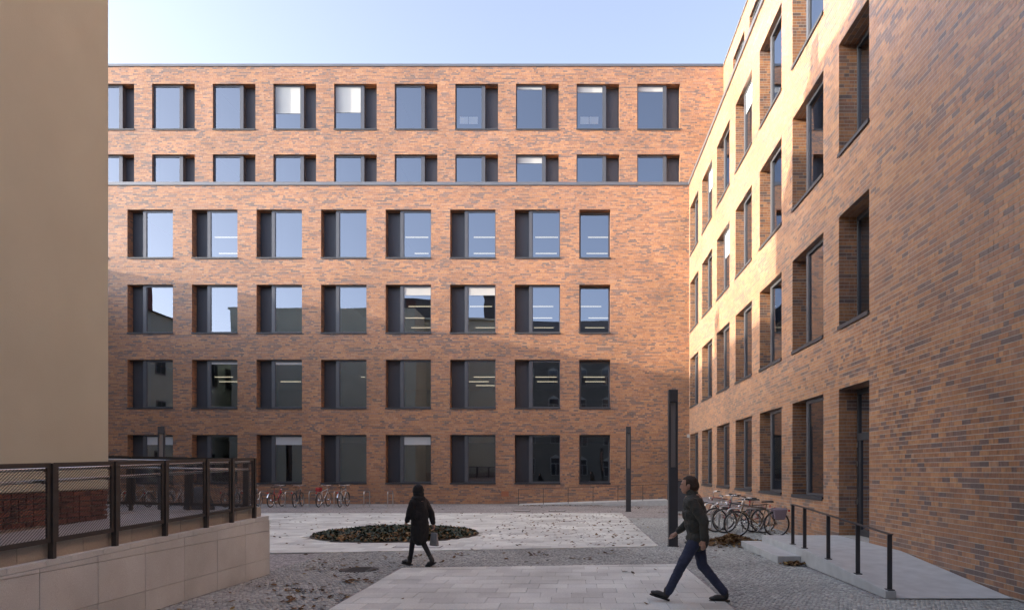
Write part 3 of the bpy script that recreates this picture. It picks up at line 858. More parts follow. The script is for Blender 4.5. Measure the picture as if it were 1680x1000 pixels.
# ------------------------------------------------------------------ lamp posts
def lamp(label, loc, rz=0, w=0.11):
    t = thing('lamp_post', label, 'lamp post', loc, rz, 'lamp posts of the court')
    MB().box(-w,w,-w,w,0,1.92).build('pole', M['metal'], t, bevel=.006)
    MB().box(-w,-w+.045,-w,w,1.92,3.50).build('side_bar', M['metal'], t)
    MB().box(w-.045,w,-w,w,1.92,3.50).build('side_bar', M['metal'], t)
    MB().box(-w+.045,w-.045,-0.02,0.02,1.92,3.50).build('light_panel', mat_plain('frosted_lamp_panel',(0.28,0.25,0.23),0.35), t)
    MB().box(-w,w,-w,w,3.50,3.80).build('cap', M['metal'], t, bevel=.006)
    MB().box(-w-.02,w+.02,-w-.02,w+.02,-0.01,0.012).build('base_plate', M['metal'], t)
    return t
lamp('tall square lamp post beside the walking man, near the bicycle racks', (2.42,16.94,0))
lamp('square lamp post at the corner of the pale paving before the concrete ramp', (2.46,31.2,0))
lamp('square lamp post behind the mesh fence', (-18.5,31.2,0), R(20), 0.13)

# ------------------------------------------------------------------ entrance ramp on the right
XK = 4.5
entr = thing('entrance_ramp', 'concrete entrance ramp with landing and step beside the glazed door', 'ramp', (XK,10.0,0))
def rz_(y): return 0.015 + 0.285*min(1,max(0,y)/3.4)
MB().add([(0.16,0,0),(1.81,0,0),(1.81,3.4,0),(0.16,3.4,0),(0.16,0,.012),(1.81,0,.012),(1.81,3.4,.297),(0.16,3.4,.297)],[(4,5,6,7),(0,1,5,4),(3,0,4,7)]).build('ramp_surface', M['concrete'], entr)
MB().add([(0,0.02,0),(.155,0.02,0),(.155,3.4,0),(0,3.4,0),(0,0.02,.11),(.155,0.02,.11),(.155,3.4,.30),(0,3.4,.30)],[(4,5,6,7),(0,1,5,4),(3,0,4,7),(1,2,6,5)]).build('kerb', M['concrete'], entr, bevel=.006)
MB().box(0,1.81,3.403,6.6,0,0.30).build('landing', M['concrete'], entr, bevel=.006)
MB().box(-0.46,-0.004,3.75,6.75,0,0.15).build('step', M['concrete'], entr, bevel=.006)
hr = thing('handrail', 'dark flat-bar handrail with five posts on the concrete entrance ramp', 'handrail', (XK+0.09,10.0,0))
pys = [0.02,1.22,2.52,3.80,4.55]
tops = [0.92,0.98,1.05,1.11,1.14]
kz = lambda y: 0.11+0.19*min(1,max(0,(y-.02)/3.38))
for y, z in zip(pys, tops):
    yb2 = max(y,0.09)
    MB().box(-0.033,0.033,yb2-.012,yb2+.012,kz(yb2)-.004,z-.010).build('post', M['metal'], hr)
    MB().box(-0.05,0.05,yb2-.06,yb2+.06,kz(yb2)-.012,kz(yb2)+.012).build('base_plate', M['metal'], hr)
MB().add([q for y, z in ((0.05,0.925),(3.80,1.11),(4.60,1.14)) for q in ((-.036,y,z-.012),(.036,y,z-.012),(.036,y,z),(-.036,y,z))],
         [(3,2,1,0)]+[(4*i+k,4*i+(k+1)%4,4*i+4+(k+1)%4,4*i+4+k) for i in (0,1) for k in range(4)]+[(8,9,10,11)]).build('top_rail', M['metal'], hr)

# concrete ramp along the far facade
br = thing('concrete_ramp', 'low grey concrete ramp rising along the foot of the far brick building', 'ramp', (-2.9,36.2,0))
for i in range(4):
    a, b = i*1.97, (i+1)*1.97-.008
    f = lambda x: 0.02+0.27*x/7.9
    MB().add([(a,0,0),(b,0,0),(b,1.78,0),(a,1.78,0),(a,0,f(a)),(b,0,f(b)),(b,1.78,f(b)),(a,1.78,f(a))],[(4,5,6,7),(0,1,5,4),(1,2,6,5),(3,0,4,7)]).build('ramp_segment', M['concrete'], br)
rl = thing('handrail', 'thin dark handrail on the concrete ramp along the far brick building', 'handrail', (-2.9,36.35,0))
for i in range(7):
    x = 0.02+i*1.3; z = 0.02+0.27*x/7.9
    MB().box(x-.014,x+.014,-.014,.014,z-.01,z+0.83).build('post', M['metal'], rl)
MB().tube([(0.0,0,0.85),(7.85,0,1.12)],0.014,6).build('top_rail', M['metal'], rl)

# ------------------------------------------------------------------ small court furniture
c = thing('cabinet', 'grey metal service cabinet behind the tall lamp post', 'cabinet', (4.45,29.7,0))
MB().box(-.33,.33,-.15,.15,0.10,1.36).build('body', M['frame'], c, bevel=.01)
MB().box(-.30,-.01,-.165,-.152,0.16,1.30).build('door', M['frame'], c); MB().box(.01,.30,-.165,-.152,0.16,1.30).build('door', M['frame'], c)
MB().box(-.35,.35,-.17,.17,1.36,1.40).build('top', M['metal'], c); MB().box(-.30,.30,-.13,.13,-0.01,.10).build('base', M['concrete'], c)
def cover(label, x, y, w, d, z=0.011, rnd=False):
    t = thing('drain_cover', label, 'drain cover', (x,y,0))
    if rnd:
        n_=32; cir=lambda r:[(r*math.cos(2*math.pi*k/n_),r*.98*math.sin(2*math.pi*k/n_)) for k in range(n_)]
        MB().prism(cir(w),-.012,z-.004).build('rim', M['iron'], t); m=MB().prism(cir(w*.88),-.012,z)
        for i in range(-3,4): m.box(-w*.5,w*.5,i*w*.2-.012,i*w*.2+.012,z,z+.004)
        m.build('lid', M['iron'], t)
    else:
        MB().box(-w/2,w/2,-d/2,d/2,-.012,z-.002).build('rim', M['iron'], t); MB().box(-w/2+.03,w/2-.03,-d/2+.03,d/2-.03,-.012,z+.001).build('lid', M['concrete'], t)
cover('round cast iron manhole cover in the cobbles near the pavement corner', -4.0, 12.95, 0.36, 0.36, 0.008, True)
cover('wide flat service cover in the pale paving before the planting bed', -3.75, 16.75, 1.15, 0.45)
cover('pale square cover in the cobbles before the far facade', -2.35, 31.6, 0.75, 0.4)
cover('pale square cover in the cobbles before the concrete ramp', -0.75, 31.6, 0.75, 0.4)
cover('narrow rectangular service cover set in the leafy pale paving', 0.03, 25.2, 0.8, 0.6)

# ------------------------------------------------------------------ bicycles and stands
def hoop(loc, rz, label, group, L=0.8, H=0.78):
    pts = [(0,0,-.01),(0,0,H-.12),(0.035,0,H-.04),(0.12,0,H),(L-.12,0,H),(L-.035,0,H-.04),(L,0,H-.12),(L,0,-.01)]
    t = thing('bicycle_stand', label, 'bicycle stand', loc, rz, group)
    MB().tube(pts,0.024,8).build('hoop', M['rail'], t, True)
    for x in (0,L): MB().prism([(x+.05*math.cos(q),.05*math.sin(q)) for q in [k*math.pi/5 for k in range(10)]],0.0,0.012).build('foot_plate', M['rail'], t)
    return t
WHEEL = {}
def bike_meshes():
    ty = MB().ring((0,0,0),(0,1,0),0.322,0.022,30,6).mesh('tyre', M['rubber'], True)
    ri = MB().ring((0,0,0),(0,1,0),0.300,0.010,30,5).mesh('rim', M['chrome'], True)
    sp = MB().tube([(0,-.04,0),(0,.04,0)],0.025,8)
    for k in range(16):
        t = 2*math.pi*k/16
        sp.tube([(0.02*math.cos(t+.5),(.025 if k%2 else -.025),0.02*math.sin(t+.5)),(0.30*math.cos(t),0,0.30*math.sin(t))],0.0016,3,False)
    return ty, ri, sp.mesh('spokes', M['chrome'])
WTY, WRI, WSP = bike_meshes()
def bike(label, loc, rz, col, group=None, step=False, fender=None, basket=False, bag=None, lean=0.06, turn=0.15, seat=M['black'], rack=True):
    t = thing('bicycle', label, 'bicycle', loc, rz, group)
    t.rotation_euler = (lean, 0, rz); t.scale = (1.06,1.06,1.06)
    paint = mat_plain('bike_paint', col, 0.3, spec=0.6)
    r = 0.343; wb = 1.05
    # rear at x=0, front at x=wb
    bb = (0.43,0,0.28); st = (0.28,0,0.78); ht = (0.86,0,0.86); hb_ = (0.91,0,0.70)
    f = MB()
    f.tube([bb,st],0.016).tube([st,(0.26,0,0.88)],0.013)
    if step: f.tube([(0.89,0,0.74),(0.66,0,0.42),bb],0.021).tube([(0.87,0,0.84),(0.6,0,0.56),(0.36,0,0.54)],0.012)
    else: f.tube([hb_,bb],0.019).tube([(0.865,0,0.83),(0.30,0,0.74)],0.016)
    f.tube([ht,hb_],0.019)
    for s_ in (-1,1):
        f.tube([bb,(0,s_*.055,r)],0.010).tube([(0.29,0,0.74),(0,s_*.055,r)],0.008)
    f.build('frame', paint, t, True)
    hd = link('fork', None, t)
    fk = MB()
    for s_ in (-1,1): fk.tube([(0.905,s_*.05,0.69),(0.93,s_*.05,0.62),(wb,s_*.05,r)],0.011)
    fk.tube([(0.905,-.05,0.69),(0.905,.05,0.69)],0.012)
    bpy.data.objects.remove(hd)
    fk.build('fork', paint, t, True)
    hbm = MB().tube([ht,(0.84,0,0.97),(0.83,0,1.0)],0.014)
    tn = turn
    for s_ in (-1,1):
        hbm.tube([(0.84,0,1.0),(0.86-tn*s_*.1,s_*.12,1.03),(0.80-tn*s_*.2,s_*.27,1.04),(0.68-tn*s_*.2,s_*.30,1.02)],0.011)
    h = hbm.build('handlebar', M['chrome'], t, True)
    for s_ in (-1,1): MB().tube([(0.78-tn*s_*.2,s_*.275,1.038),(0.67-tn*s_*.2,s_*.30,1.02)],0.017).build('grip', M['black'], h)
    sd = MB().add([(0.10,-.09,.905),(0.10,.09,.905),(0.22,.075,.915),(0.40,.018,.90),(0.40,-.018,.90),(0.22,-.075,.915),(0.11,-.08,.95),(0.11,.08,.95),(0.22,.05,.945),(0.40,.012,.93),(0.40,-.012,.93),(0.22,-.05,.945)],
                 [(0,5,4,3,2,1),(6,7,8,9,10,11),(0,1,7,6),(1,2,8,7),(2,3,9,8),(3,4,10,9),(4,5,11,10),(5,0,6,11)])
    sd.build('saddle', seat, t)
    for x in (0,wb):
        w = link('wheel', WSP, t, (x,0,r)); w.rotation_euler = (0,random.Random(x+loc[0]).uniform(0,1),0)
        link('tyre', WTY, w); link('rim', WRI, w)
    ck = MB().ring((bb[0],.045,bb[2]),(0,1,0),0.085,0.008,20,4).tube([(bb[0],-.07,bb[2]),(bb[0],.07,bb[2])],0.014)
    ck.tube([(bb[0],.07,bb[2]),(bb[0]+.10,.075,bb[2]-.13)],0.009).tube([(bb[0],-.07,bb[2]),(bb[0]-.10,-.075,bb[2]+.13)],0.009)
    ck.tube([(bb[0],.045,bb[2]+.088),(0,.045,r+.035)],0.004,4).tube([(bb[0],.045,bb[2]-.088),(0,.045,r-.035)],0.004,4)
    c_ = ck.build('crank', M['chrome'], t)
    MB().box(bb[0]+.06,bb[0]+.14,.08,.17,bb[2]-.145,bb[2]-.12).build('pedal', M['black'], c_); MB().box(bb[0]-.14,bb[0]-.06,-.17,-.08,bb[2]+.12,bb[2]+.145).build('pedal', M['black'], c_)
    if fender is not None:
        for x, a0, a1 in ((0,20,190),(wb,10,165)):
            m = MB(); n_=14
            for k in range(n_+1):
                a = R(a0+(a1-a0)*k/n_); m.v += [(x-0.365*math.cos(a)*(1 if x==0 else -1),-.026,r+.365*math.sin(a)),(x-0.365*math.cos(a)*(1 if x==0 else -1),.026,r+.365*math.sin(a))]
            m.f = [(2*k,2*k+1,2*k+3,2*k+2) for k in range(n_)]
            m.build('mudguard', fender, t)
    if rack:
        rk = MB()
        for s_ in (-1,1):
            rk.tube([(0.24,s_*.05,0.72),(-.28,s_*.06,0.745)],0.006,5).tube([(0,s_*.06,r),(-.10,s_*.06,0.735)],0.006,5)
        for x in (-.26,-.1,.06): rk.tube([(x,-.06,.742),(x,.06,.742)],0.005,5)
        rk.build('rack', M['chrome'] if not step else M['black'], t)
        MB().box(-.335,-.31,-.03,.03,.66,.72).build('rear_reflector', mat_plain('red_reflector',(0.5,0.02,0.02),0.2), t)
    MB().ell((0.97,0,.80),0.045,.04,.04,8,6).build('headlamp', M['chrome'], t, True)
    if basket:
        bs = MB()
        for z in (.78,.86,.94,1.0):
            q=.13+.03*(z-.78)/.22
            bs.tube([(1.10-q*.9,-q,z),(1.10+q*.8,-q,z),(1.10+q*.8,q,z),(1.10-q*.9,q,z),(1.10-q*.9,-q,z)],.005,4)
        for k in range(12):
            a=2*math.pi*k/12; bs.tube([(1.1+.12*math.cos(a),.12*math.sin(a),.77),(1.1+.15*math.cos(a),.15*math.sin(a),1.0)],.003,3)
        bs.build('basket', M['black'], t)
    if bag is not None:
        for s_ in (-1,1):
            bgm = MB().add([(-.18,s_*.08,.46),(.08,s_*.08,.46),(.08,s_*.16,.46),(-.18,s_*.16,.46),(-.25,s_*.07,.75),(.14,s_*.07,.75),(.14,s_*.17,.75),(-.25,s_*.17,.75)],
                     [(0,3,2,1),(4,5,6,7),(0,1,5,4),(1,2,6,5),(2,3,7,6),(3,0,4,7)]).build('pannier', bag, t, bevel=.03)
    MB().tube([(0.30,-.03,.30),(0.24,-.17,0.0)],.008,5).build('kickstand', M['black'], t)
    return t
def px_at(x, Y): return (x-941)/1140*Y
G1 = 'bicycles parked along the far brick building'
hd = R(88)
bk1 = [(452,34.9,(0.42,0.012,0.018),True,'chrome','red step-through bicycle with silver mudguards beside the end of the mesh fence'),
       (492,34.9,(0.05,0.055,0.06),False,None,'dark grey bicycle with flat handlebar parked between the red one and the silver-framed ones'),
       (531,34.9,(0.55,0.55,0.56),False,None,'silver bicycle with a red bag on its rack before the far facade'),
       (566,34.9,(0.42,0.43,0.42),False,'chrome','grey bicycle standing next to the empty steel hoops')]
for i,(x,Y,c_,stp,fd,lb) in enumerate(bk1):
    b = bike(lb, (px_at(x-8,Y-.45),Y-.45,0), hd+R((-3,6,-2,2)[i]), c_, None, stp, M['chrome'] if fd else None, rack=True, bag=None, lean=R((2,-3,2,-2)[i]))
    if i == 2: MB().box(-.22,.10,-.10,.10,.75,.93).build('rack_bag', mat_plain('red_bag',(0.35,0.03,0.03),0.7), b, bevel=.03)
for x, lb in ((468,'steel bicycle hoop beside the red bicycle'),(507,'steel bicycle hoop beside the dark grey bicycle'),(548,'steel bicycle hoop holding the grey bicycle'),(597,'empty steel bicycle hoop next to the grey bicycle'),(636,'empty steel bicycle hoop farthest along from the parked bicycles')):
    hoop((px_at(x,35.0),35.0,0), R(86), lb, 'steel hoops before the far brick building')
cols2 = [(186,(0.05,0.05,0.055)),(222,(0.30,0.30,0.31)),(252,(0.06,0.07,0.08)),(284,(0.45,0.45,0.45)),(378,(0.05,0.05,0.06)),(396,(0.35,0.35,0.36)),(412,(0.22,0.23,0.25))]
lab2 = '%s bicycle parked by the far brick building, seen through the mesh fence'
nam2 = ['black step-through','grey','charcoal','pale silver step-through','black straight-framed','silver','dull grey step-through']
for i,(x,c_) in enumerate(cols2):
    bike(lab2 % nam2[i], (px_at(x-8,34.45),34.45,0), hd+R(rb.uniform(-8,8)), c_, 'bicycles seen through the mesh fence', i%3==0, M['chrome'] if i%2 else None, lean=R(rb.uniform(-3,3)))
for x in (200,240,270,300,392,426):
    hoop((px_at(x,35.0),35.0,0), R(86), 'steel bicycle hoop seen through the mesh fence', 'steel hoops seen through the mesh fence')
# covered scooter behind the fence
sc = thing('covered_scooter', 'dark cover draped over a low rounded shape behind the mesh fence', 'cover', (px_at(326,31.5),31.5,0))
m = MB(); n_=18
prof=[(0.0,0.66,.42),(0.12,0.68,.43),(0.45,0.62,.38),(0.8,0.45,.28),(1.02,0.28,.18),(1.10,0.12,.08)]
for (z,a,b) in prof:
    for k in range(n_):
        t=2*math.pi*k/n_; q=1+.06*math.sin(5*t+z*4)
        m.v.append((a*q*math.cos(t),b*q*math.sin(t),z))
m.f=[(i*n_+k,i*n_+(k+1)%n_,(i+1)*n_+(k+1)%n_,(i+1)*n_+k) for i in range(len(prof)-1) for k in range(n_)]+[tuple(range((len(prof)-1)*n_,len(prof)*n_))]
m.build('cover_sheet', mat_plain('dark_cover',(0.03,0.03,0.035),.6), sc, True)
MB().ring((-.42,0,.2),(0,1,0),.19,.05,18,6).build('wheel', M['rubber'], sc); MB().ring((.42,0,.2),(0,1,0),.19,.05,18,6).build('wheel', M['rubber'], sc)

# right-hand rack
for i in range(8):
    lb = 'empty steel hoop, %s of the side rack counted from the concrete step' % ('','','third','fourth','fifth','sixth','seventh','eighth')[i] if i > 1 else ('steel hoop of the side rack with the brown bicycle leaning on it','steel hoop of the side rack between the parked bicycles')[i]
    hoop((4.38,19.8+1.12*i,0), 0, lb, 'steel hoops along the brick wing', L=1.22, H=0.76)
bike('brown bicycle with a lilac pannier parked at the hoops beside the concrete step', (5.62,19.25,0), R(180), (0.16,0.10,0.05), None, False, None, lean=R(-2), bag=mat_plain('lilac_pannier',(0.25,0.20,0.24),.7), turn=.3)
bike('black bicycle with red reflector parked behind the brown one', (5.55,20.35,0), R(176), (0.03,0.03,0.035), None, False, None, lean=R(3), turn=-.4)
bike('red bicycle at the side rack nearest the wing windows', (5.75,21.55,0), R(184), (0.30,0.02,0.02), None, True, M['black'], lean=R(-2), turn=.2)
bike('small dark red bicycle farther along the side rack under the windows', (5.9,24.7,0), R(170), (0.18,0.03,0.03), None, False, None, lean=R(2))
bike('white and black bicycle parked at the second hoop of the side rack', (5.35,20.75,0), R(178), (0.55,0.55,0.55), None, False, None, lean=R(2), turn=.5)

# ------------------------------------------------------------------ fallen leaves
rg = np.random.RandomState(21)
pts = []
def scat(n, x0, x1, y0, y1):
    for _ in range(n): pts.append((rg.uniform(x0,x1), rg.uniform(y0,y1), 0.014))
scat(420,-12,2.1,16.5,29.8); scat(300,-2.5,2.1,17,29); scat(90,-5.3,-3.3,8.5,15); scat(70,-6,6,13.6,16.2); scat(120,2.2,6.2,17,36); scat(60,-12,6,30,36); scat(14,-3,2,8,13.4)
for _ in range(9):
    cx, cy = rg.uniform(-5.2,-3.4), rg.uniform(8.8,13)
    for _ in range(14): pts.append((cx+rg.normal(0,.16), cy+rg.normal(0,.12), 0.014))
for _ in range(5):
    cx, cy = rg.uniform(-4,1.5), rg.uniform(13.9,15.6)
    for _ in range(9): pts.append((cx+rg.normal(0,.16), cy+rg.normal(0,.1), 0.014))
for _ in range(150): pts.append((rg.uniform(-2.6,1.5), 36.05+rg.normal(0,.08), 0.014))
for _ in range(220): pts.append((rg.uniform(4.2,6.25), 28.6+rg.normal(0,.35), 0.016))
for _ in range(230): pts.append((6.05+rg.normal(0,.12), rg.uniform(16.9,28), 0.016))
P = np.array(pts)
P = P[(np.hypot(P[:,0]-BED[0],P[:,1]-BED[1]) > BED[2]) & (P[:,0] < 6.28)]
V_, F_ = leaf_cloud(P, 0.050, rg, .28); V_[:,2] = np.maximum(V_[:,2], 0.011)
tag(np_mesh('fallen_leaves', V_, F_, M['leaf'], {'rnd': np.repeat(rg.rand(len(P)),2)}), 'brown autumn leaves scattered over the paving and cobbles', 'leaves', None, 'stuff')
n = 900
q = rg.normal(0,1,(n,2)); P = np.stack([4.05+.33*q[:,0], 17.6+.42*q[:,1], np.zeros(n)],1)
hh = .22*np.exp(-(q[:,0]**2+q[:,1]**2)/1.6); P[:,2] = .02+hh*rg.uniform(.5,1,n)
V_, F_ = leaf_cloud(P, 0.055, rg, .4); V_[:,2] = np.maximum(V_[:,2], 0.011)
tag(np_mesh('leaf_pile', V_, F_, M['leaf'], {'rnd': np.repeat(rg.rand(n),2)}), 'heap of brown leaves swept together beside the concrete step', 'leaves', None, 'stuff')
n = 130
P = np.stack([4.28+rg.normal(0,.10,n), 13.55+rg.normal(0,.09,n), rg.uniform(.015,.05,n)],1)
V_, F_ = leaf_cloud(P, 0.045, rg, .4); V_[:,2] = np.maximum(V_[:,2], 0.011)
tag(np_mesh('leaf_pile', V_, F_, M['leaf'], {'rnd': np.repeat(rg.rand(n),2)}), 'small clump of leaves caught at the end of the concrete step', 'leaves', None, 'stuff')

# ------------------------------------------------------------------ people
from mathutils import noise as mnoise
def fuse(mb, name, mat, parent, voxel=0.008, smooth=6, fold=0.0, fs=(14,14,22)):
    me = mb.mesh(name, mat, True)
    o = bpy.data.objects.new(name, me); COL.objects.link(o)
    m = o.modifiers.new('r','REMESH'); m.mode = 'VOXEL'; m.voxel_size = voxel; m.use_smooth_shade = True
    s_ = o.modifiers.new('s','SMOOTH'); s_.factor = .5; s_.iterations = smooth
    dg = bpy.context.evaluated_depsgraph_get(); dg.update()
    nm = bpy.data.meshes.new_from_object(o.evaluated_get(dg))
    nm.name = name
    bpy.data.objects.remove(o)
    if fold:
        n = len(nm.vertices)
        co = np.zeros(n*3, np.float32); nm.vertices.foreach_get('co', co); co = co.reshape(-1,3)
        no = np.zeros(n*3, np.float32); nm.vertices.foreach_get('normal', no); no = no.reshape(-1,3)
        dsp = np.empty(n, np.float32)
        for i in range(n):
            q = Vector((co[i,0]*fs[0], co[i,1]*fs[1], co[i,2]*fs[2]))
            dsp[i] = mnoise.noise(q) + .6*(1-abs(mnoise.noise(q*1.9+Vector((3,1,7))))*2)
        co += no*dsp[:,None]*fold
        nm.vertices.foreach_set('co', co.ravel()); nm.update()
    if not nm.materials: nm.materials.append(mat)
    return link(name, nm, parent)
def cone(mb, a, b, ra, rb_, n=14, sq=1.0):
    a = Vector(a); b = Vector(b)
    mb.tube([a, a.lerp(b,.33), a.lerp(b,.66), b], [ra, ra+(rb_-ra)*.33, ra+(rb_-ra)*.66, rb_], n)
    mb.ell(a, ra, ra, ra, 12, 8); mb.ell(b, rb_, rb_, rb_, 12, 8)
def hand(mb, wrist, d, k=1.0, side=1, curl=0.6):
    """small hand: palm, four fingers of unequal length, thumb from the side of the palm; d points down the arm"""
    d = Vector(d).normalized(); fwd = Vector((1,0,0)); w = Vector(wrist)
    cone(mb, w, w+d*.085*k, .024*k, .030*k)
    inn = Vector((0,-side,0))
    for i,(o,L) in enumerate(((.026,.072),(.009,.080),(-.009,.074),(-.026,.058))):
        p0 = w + d*.085*k + fwd*o*k
        p1 = p0 + (d+inn*.25*curl)*L*.5*k; p2 = p1 + (d*.7+inn*curl)*L*.5*k
        cone(mb, p0, p1, .0095*k, .009*k, 8); cone(mb, p1, p2, .009*k, .0075*k, 8)
    t0 = w + d*.03*k + fwd*.026*k; t1 = t0 + (d*.7+fwd*.6)*.04*k; t2 = t1 + (d+inn*.4)*.03*k
    cone(mb, t0, t1, .0115*k, .0105*k, 8); cone(mb, t1, t2, .0105*k, .009*k, 8)
def shoe(parent, ankle, pitch, mat, L=0.28, sole=None):
    """ankle point above the heel; pitch>0 lifts the toe"""
    m = MB()
    rot = Matrix.Rotation(-pitch, 3, 'Y')
    A = Vector(ankle)
    def T(p): return A + rot @ Vector(p)
    def e(p, rx, ry, rz2): m.ell(T(p), rx, ry, rz2, 14, 10, rot)
    e((0.0,0,-.02),.052,.043,.075); e((.03,0,-.055),.075,.043,.04); e((.10,0,-.05),.085,.046,.042); e((.165,0,-.06),.062,.047,.030)
    e((.01,0,.03),.048,.045,.06)
    o = fuse(m, 'shoe', mat, parent, 0.006, 4)
    s2 = MB(); pr=[(-.065,.032),(-.03,.042),(.06,.040),(.14,.050),(.20,.042),(.228,.018)]
    top=[T((x,y,-.088)) for x,y in pr]+[T((x,-y,-.088)) for x,y in reversed(pr)]
    bot=[T((x,y,-.105)) for x,y in pr]+[T((x,-y,-.105)) for x,y in reversed(pr)]
    k=len(top); s2.add(top+bot,[tuple(range(k)),tuple(range(2*k-1,k-1,-1))]+[(i,k+i,k+(i+1)%k,(i+1)%k) for i in range(k)])
    s2.build('sole', M['rubber'], o)
    return o
skin = mat_plain('skin', (0.42,0.25,0.18), .55)
def head(mb, c, k, yaw=0.0):
    """c = centre of skull, facing +x"""
    rot = Matrix.Rotation(yaw,3,'Z'); c = Vector(c)
    def e(p,rx,ry,rz2): mb.ell(c+rot@Vector(p)*k, rx*k, ry*k, rz2*k, 16, 12, rot)
    e((-.008,0,.02),.098,.076,.098); e((.02,0,-.035),.075,.062,.085); e((.055,0,-.085),.035,.038,.03)
    e((.098,0,-.022),.016,.014,.026); e((.105,0,-.035),.014,.017,.011)
    e((.088,0,-.066),.010,.024,.008); e((.085,.0,.022),.016,.05,.012)
    for s_ in (-1,1): e((-.005,s_*.076,-.012),.018,.010,.032)

# --- man in olive jacket and jeans, long stride
man = thing('person', 'person in dark olive jacket and blue jeans striding past the tall lamp post', 'person', (1.74,9.80,0), math.atan2(0.22,-0.97))
hip = (0,0,0.90); 
bodym = MB()
cone(bodym,(0.0,0,0.92),(0.02,0,1.12),.135,.125); cone(bodym,(0.02,0,1.12),(0.05,0,1.40),.125,.14); bodym.ell((0.05,0,1.40),.10,.20,.09)
cone(bodym,(0.06,0,1.44),(0.09,0,1.56),.055,.052)
head(bodym,(0.115,0,1.64),1.08,0.0)
legs = {1:[(0,.09,.90),(.20,.095,.53),(.40,.09,.125)], -1:[(0,-.09,.90),(-.07,-.09,.50),(-.38,-.085,.125)]}
for s_,pp in legs.items():
    cone(bodym,pp[0],pp[1],.082,.055); cone(bodym,pp[1],pp[2],.052,.036)
arms = {1:[(.05,.20,1.40),(-.11,.25,1.14),(-.10,.24,.90)], -1:[(.05,-.20,1.40),(.10,-.26,1.13),(.28,-.22,.96)]}
for s_,pp in arms.items():
    cone(bodym,pp[0],pp[1],.050,.040); cone(bodym,pp[1],pp[2],.038,.027)
    hand(bodym, pp[2], Vector(pp[2])-Vector(pp[1]), 1.0, s_)
fuse(bodym,'body',skin,man,.0065,3)
jk = MB()
cone(jk,(-.02,0,0.86),(0.0,0,1.05),.150,.150); jk.ell((-.01,0,.90),.165,.20,.12); jk.ell((.01,0,1.12),.17,.215,.20); cone(jk,(0.02,0,1.10),(0.05,0,1.36),.145,.15); jk.ell((0.05,0,1.385),.145,.245,.130); jk.ell((.035,0,1.24),.17,.225,.18)
cone(jk,(0.055,0,1.44),(0.078,0,1.525),.098,.080)
for s_,pp in arms.items():
    cone(jk,pp[0],pp[1],.078,.066); e_ = Vector(pp[1]).lerp(Vector(pp[2]),.93); cone(jk,pp[1],e_,.064,.048)
jmat = mat_plain('olive_jacket',(0.040,0.042,0.036),.75,noise=.2,nscale=7,bump=.5,bscale=9)
jo = fuse(jk,'jacket',jmat,man,.008,5,.009)
MB().ring((.005,0,.83),(0,0,1),.155,.014,28,6).build('hem', jmat, jo)
tr_ = MB()
tr_.ell((0,0,.90),.14,.18,.12)
for s_,pp in legs.items():
    cone(tr_,pp[0],pp[1],.098,.074); e_ = Vector(pp[1]).lerp(Vector(pp[2]),.97); cone(tr_,pp[1],e_,.072,.058)
fuse(tr_,'jeans',mat_plain('blue_denim',(0.030,0.038,0.075),.85,noise=.25,nscale=10,bump=.3,bscale=25),man,.008,5,.006)
shoe(man,(.41,.09,.128),R(16),mat_plain('dark_shoe',(0.025,0.025,0.025),.5)); shoe(man,(-.385,-.085,.108),R(-3),bpy.data.materials['dark_shoe'])
hm = MB(); hm.ell((.098,0,1.675),.115,.092,.098); hm.ell((.05,0,1.63),.085,.088,.085)
hcut = fuse(hm,'hair',mat_plain('brown_hair',(0.045,0.025,0.015),.7,bump=.6,bscale=60),man,.007,3,.006,(40,40,40))
for v in hcut.data.vertices:     # hairline: keep the face free
    x,y,z = v.co
    if x > .15 and z < 1.715: v.co.x = .15 - (x-.15)*.5
MB().ell((.222,.034,1.65),.008,.014,.006,8,6).ell((.222,-.034,1.65),.008,.014,.006,8,6).build('eyes', M['black'], man)

# --- person in black coat and hood
wom = thing('person', 'person in long black hooded coat carrying a grey bag past the planting bed', 'person', (-2.98,13.45,0), math.atan2(0.62,-0.78))
k = 0.885
bw = MB()
def S(p): return tuple(q*k for q in p)
cone(bw,S((0,0,.92)),S((.02,0,1.40)),.11,.11); cone(bw,S((.03,0,1.42)),S((.05,0,1.54)),.048,.046); head(bw,S((.075,0,1.62)),.98)
lw = {1:[(0,.075,.90),(.15,.075,.50),(.24,.07,.105)], -1:[(0,-.075,.90),(-.03,-.075,.50),(-.30,-.075,.17)]}
for s_,pp in lw.items():
    cone(bw,S(pp[0]),S(pp[1]),.068,.048); cone(bw,S(pp[1]),S(pp[2]),.047,.032)
aw = {1:[(.02,.17,1.38),(.08,.22,1.12),(.22,.17,.98)], -1:[(.02,-.17,1.38),(-.10,-.24,1.13),(-.13,-.27,.92)]}
for s_,pp in aw.items():
    cone(bw,S(pp[0]),S(pp[1]),.042,.034); cone(bw,S(pp[1]),S(pp[2]),.032,.024); hand(bw,S(pp[2]),Vector(pp[2])-Vector(pp[1]),.88,s_,.9)
fuse(bw,'body',skin,wom,.0065,3)
blk = mat_plain('black_wool',(0.010,0.010,0.012),.85,noise=.3,nscale=8,bump=.4,bscale=14)
cw = MB()
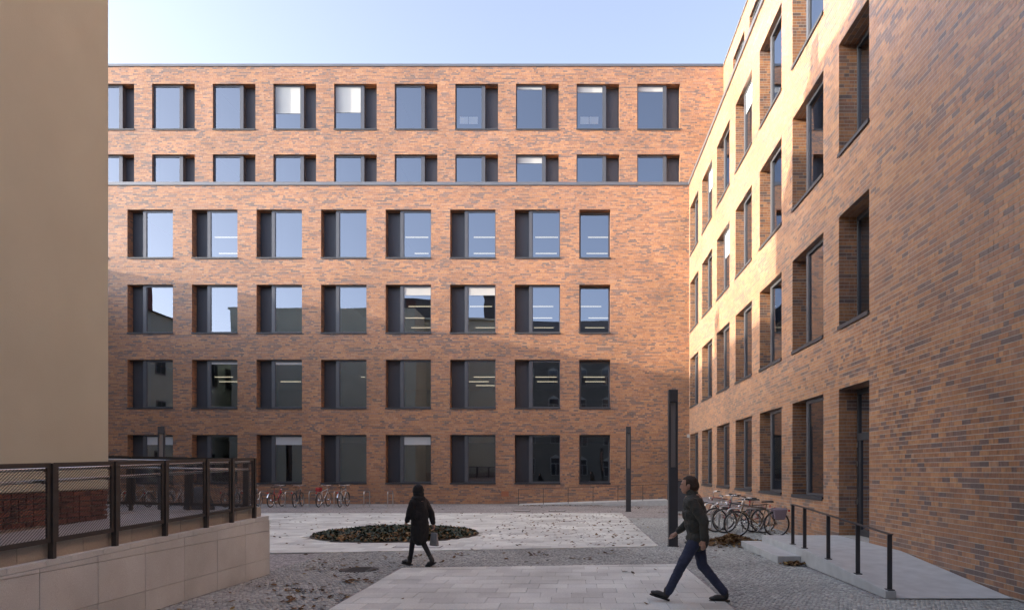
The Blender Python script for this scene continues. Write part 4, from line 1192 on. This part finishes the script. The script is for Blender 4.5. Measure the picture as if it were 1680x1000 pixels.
cw.ell(S((.02,0,1.36)),.115,.185,.11); cone(cw,S((.0,0,1.30)),S((-.01,0,.95)),.135,.165); cw.ell(S((0,0,1.1)),.15,.195,.2); cone(cw,S((-.01,0,.95)),S((-.005,0,.62)),.17,.155); cw.ell(S((-.01,0,.80)),.165,.185,.22); cone(cw,S((.02,0,1.40)),S((.045,0,1.50)),.085,.085)
for s_,pp in aw.items():
    cone(cw,S(pp[0]),S(pp[1]),.070,.062); e_=Vector(S(pp[1])).lerp(Vector(S(pp[2])),.95); cone(cw,S(pp[1]),e_,.060,.046)
fuse(cw,'coat',blk,wom,.008,5,.009,(16,16,7))
hw = MB(); hw.ell(S((.045,0,1.645)),.112,.108,.122); hw.ell(S((.03,0,1.56)),.105,.105,.10); hw.ell(S((.035,0,1.46)),.128,.145,.085)
ho = fuse(hw,'hood',blk,wom,.007,4,.006)
for v in ho.data.vertices:
    x,y,z = v.co
    if x > .115 and z < 1.52 and z > 1.34 and abs(y) < .07: v.co.x = .10
lg = MB()
for s_,pp in lw.items():
    cone(lg,S(pp[0]),S(pp[1]),.076,.055); cone(lg,S(pp[1]),S(pp[2]),.054,.040)
fuse(lg,'leggings',mat_plain('black_leggings',(0.014,0.014,0.018),.8),wom,.007,4)
shoe(wom,S((.245,.07,.125)),R(4),bpy.data.materials['dark_shoe']); shoe(wom,S((-.31,-.075,.165)),R(-28),bpy.data.materials['dark_shoe'])
bagp = S((-.15,-.285,.80))
bg_ = thing('shoulder_bag', 'limp grey bag in the hand of the person in the black coat', 'bag', (0,0,0))
bm_ = MB().add([(-.11,-.035,-.26),(.11,-.035,-.26),(.12,.035,-.26),(-.12,.035,-.26),(-.085,-.02,0),(.085,-.02,0),(.085,.02,0),(-.085,.02,0)],[(0,3,2,1),(4,5,6,7),(0,1,5,4),(1,2,6,5),(2,3,7,6),(3,0,4,7)])
bm_.build('bag_body', mat_plain('grey_bag',(0.24,0.24,0.25),.7,noise=.2,nscale=15), bg_, bevel=.02)
MB().tube([(-.07,0,-.01),(-.04,0,.085),(.04,0,.085),(.07,0,-.01)],.006).build('strap', M['black'], bg_)
bg_.matrix_world = Matrix.Translation(wom.location) @ Matrix.Rotation(wom.rotation_euler.z,4,'Z') @ Matrix.Translation(Vector(bagp)+Vector((0,0,-.075)))
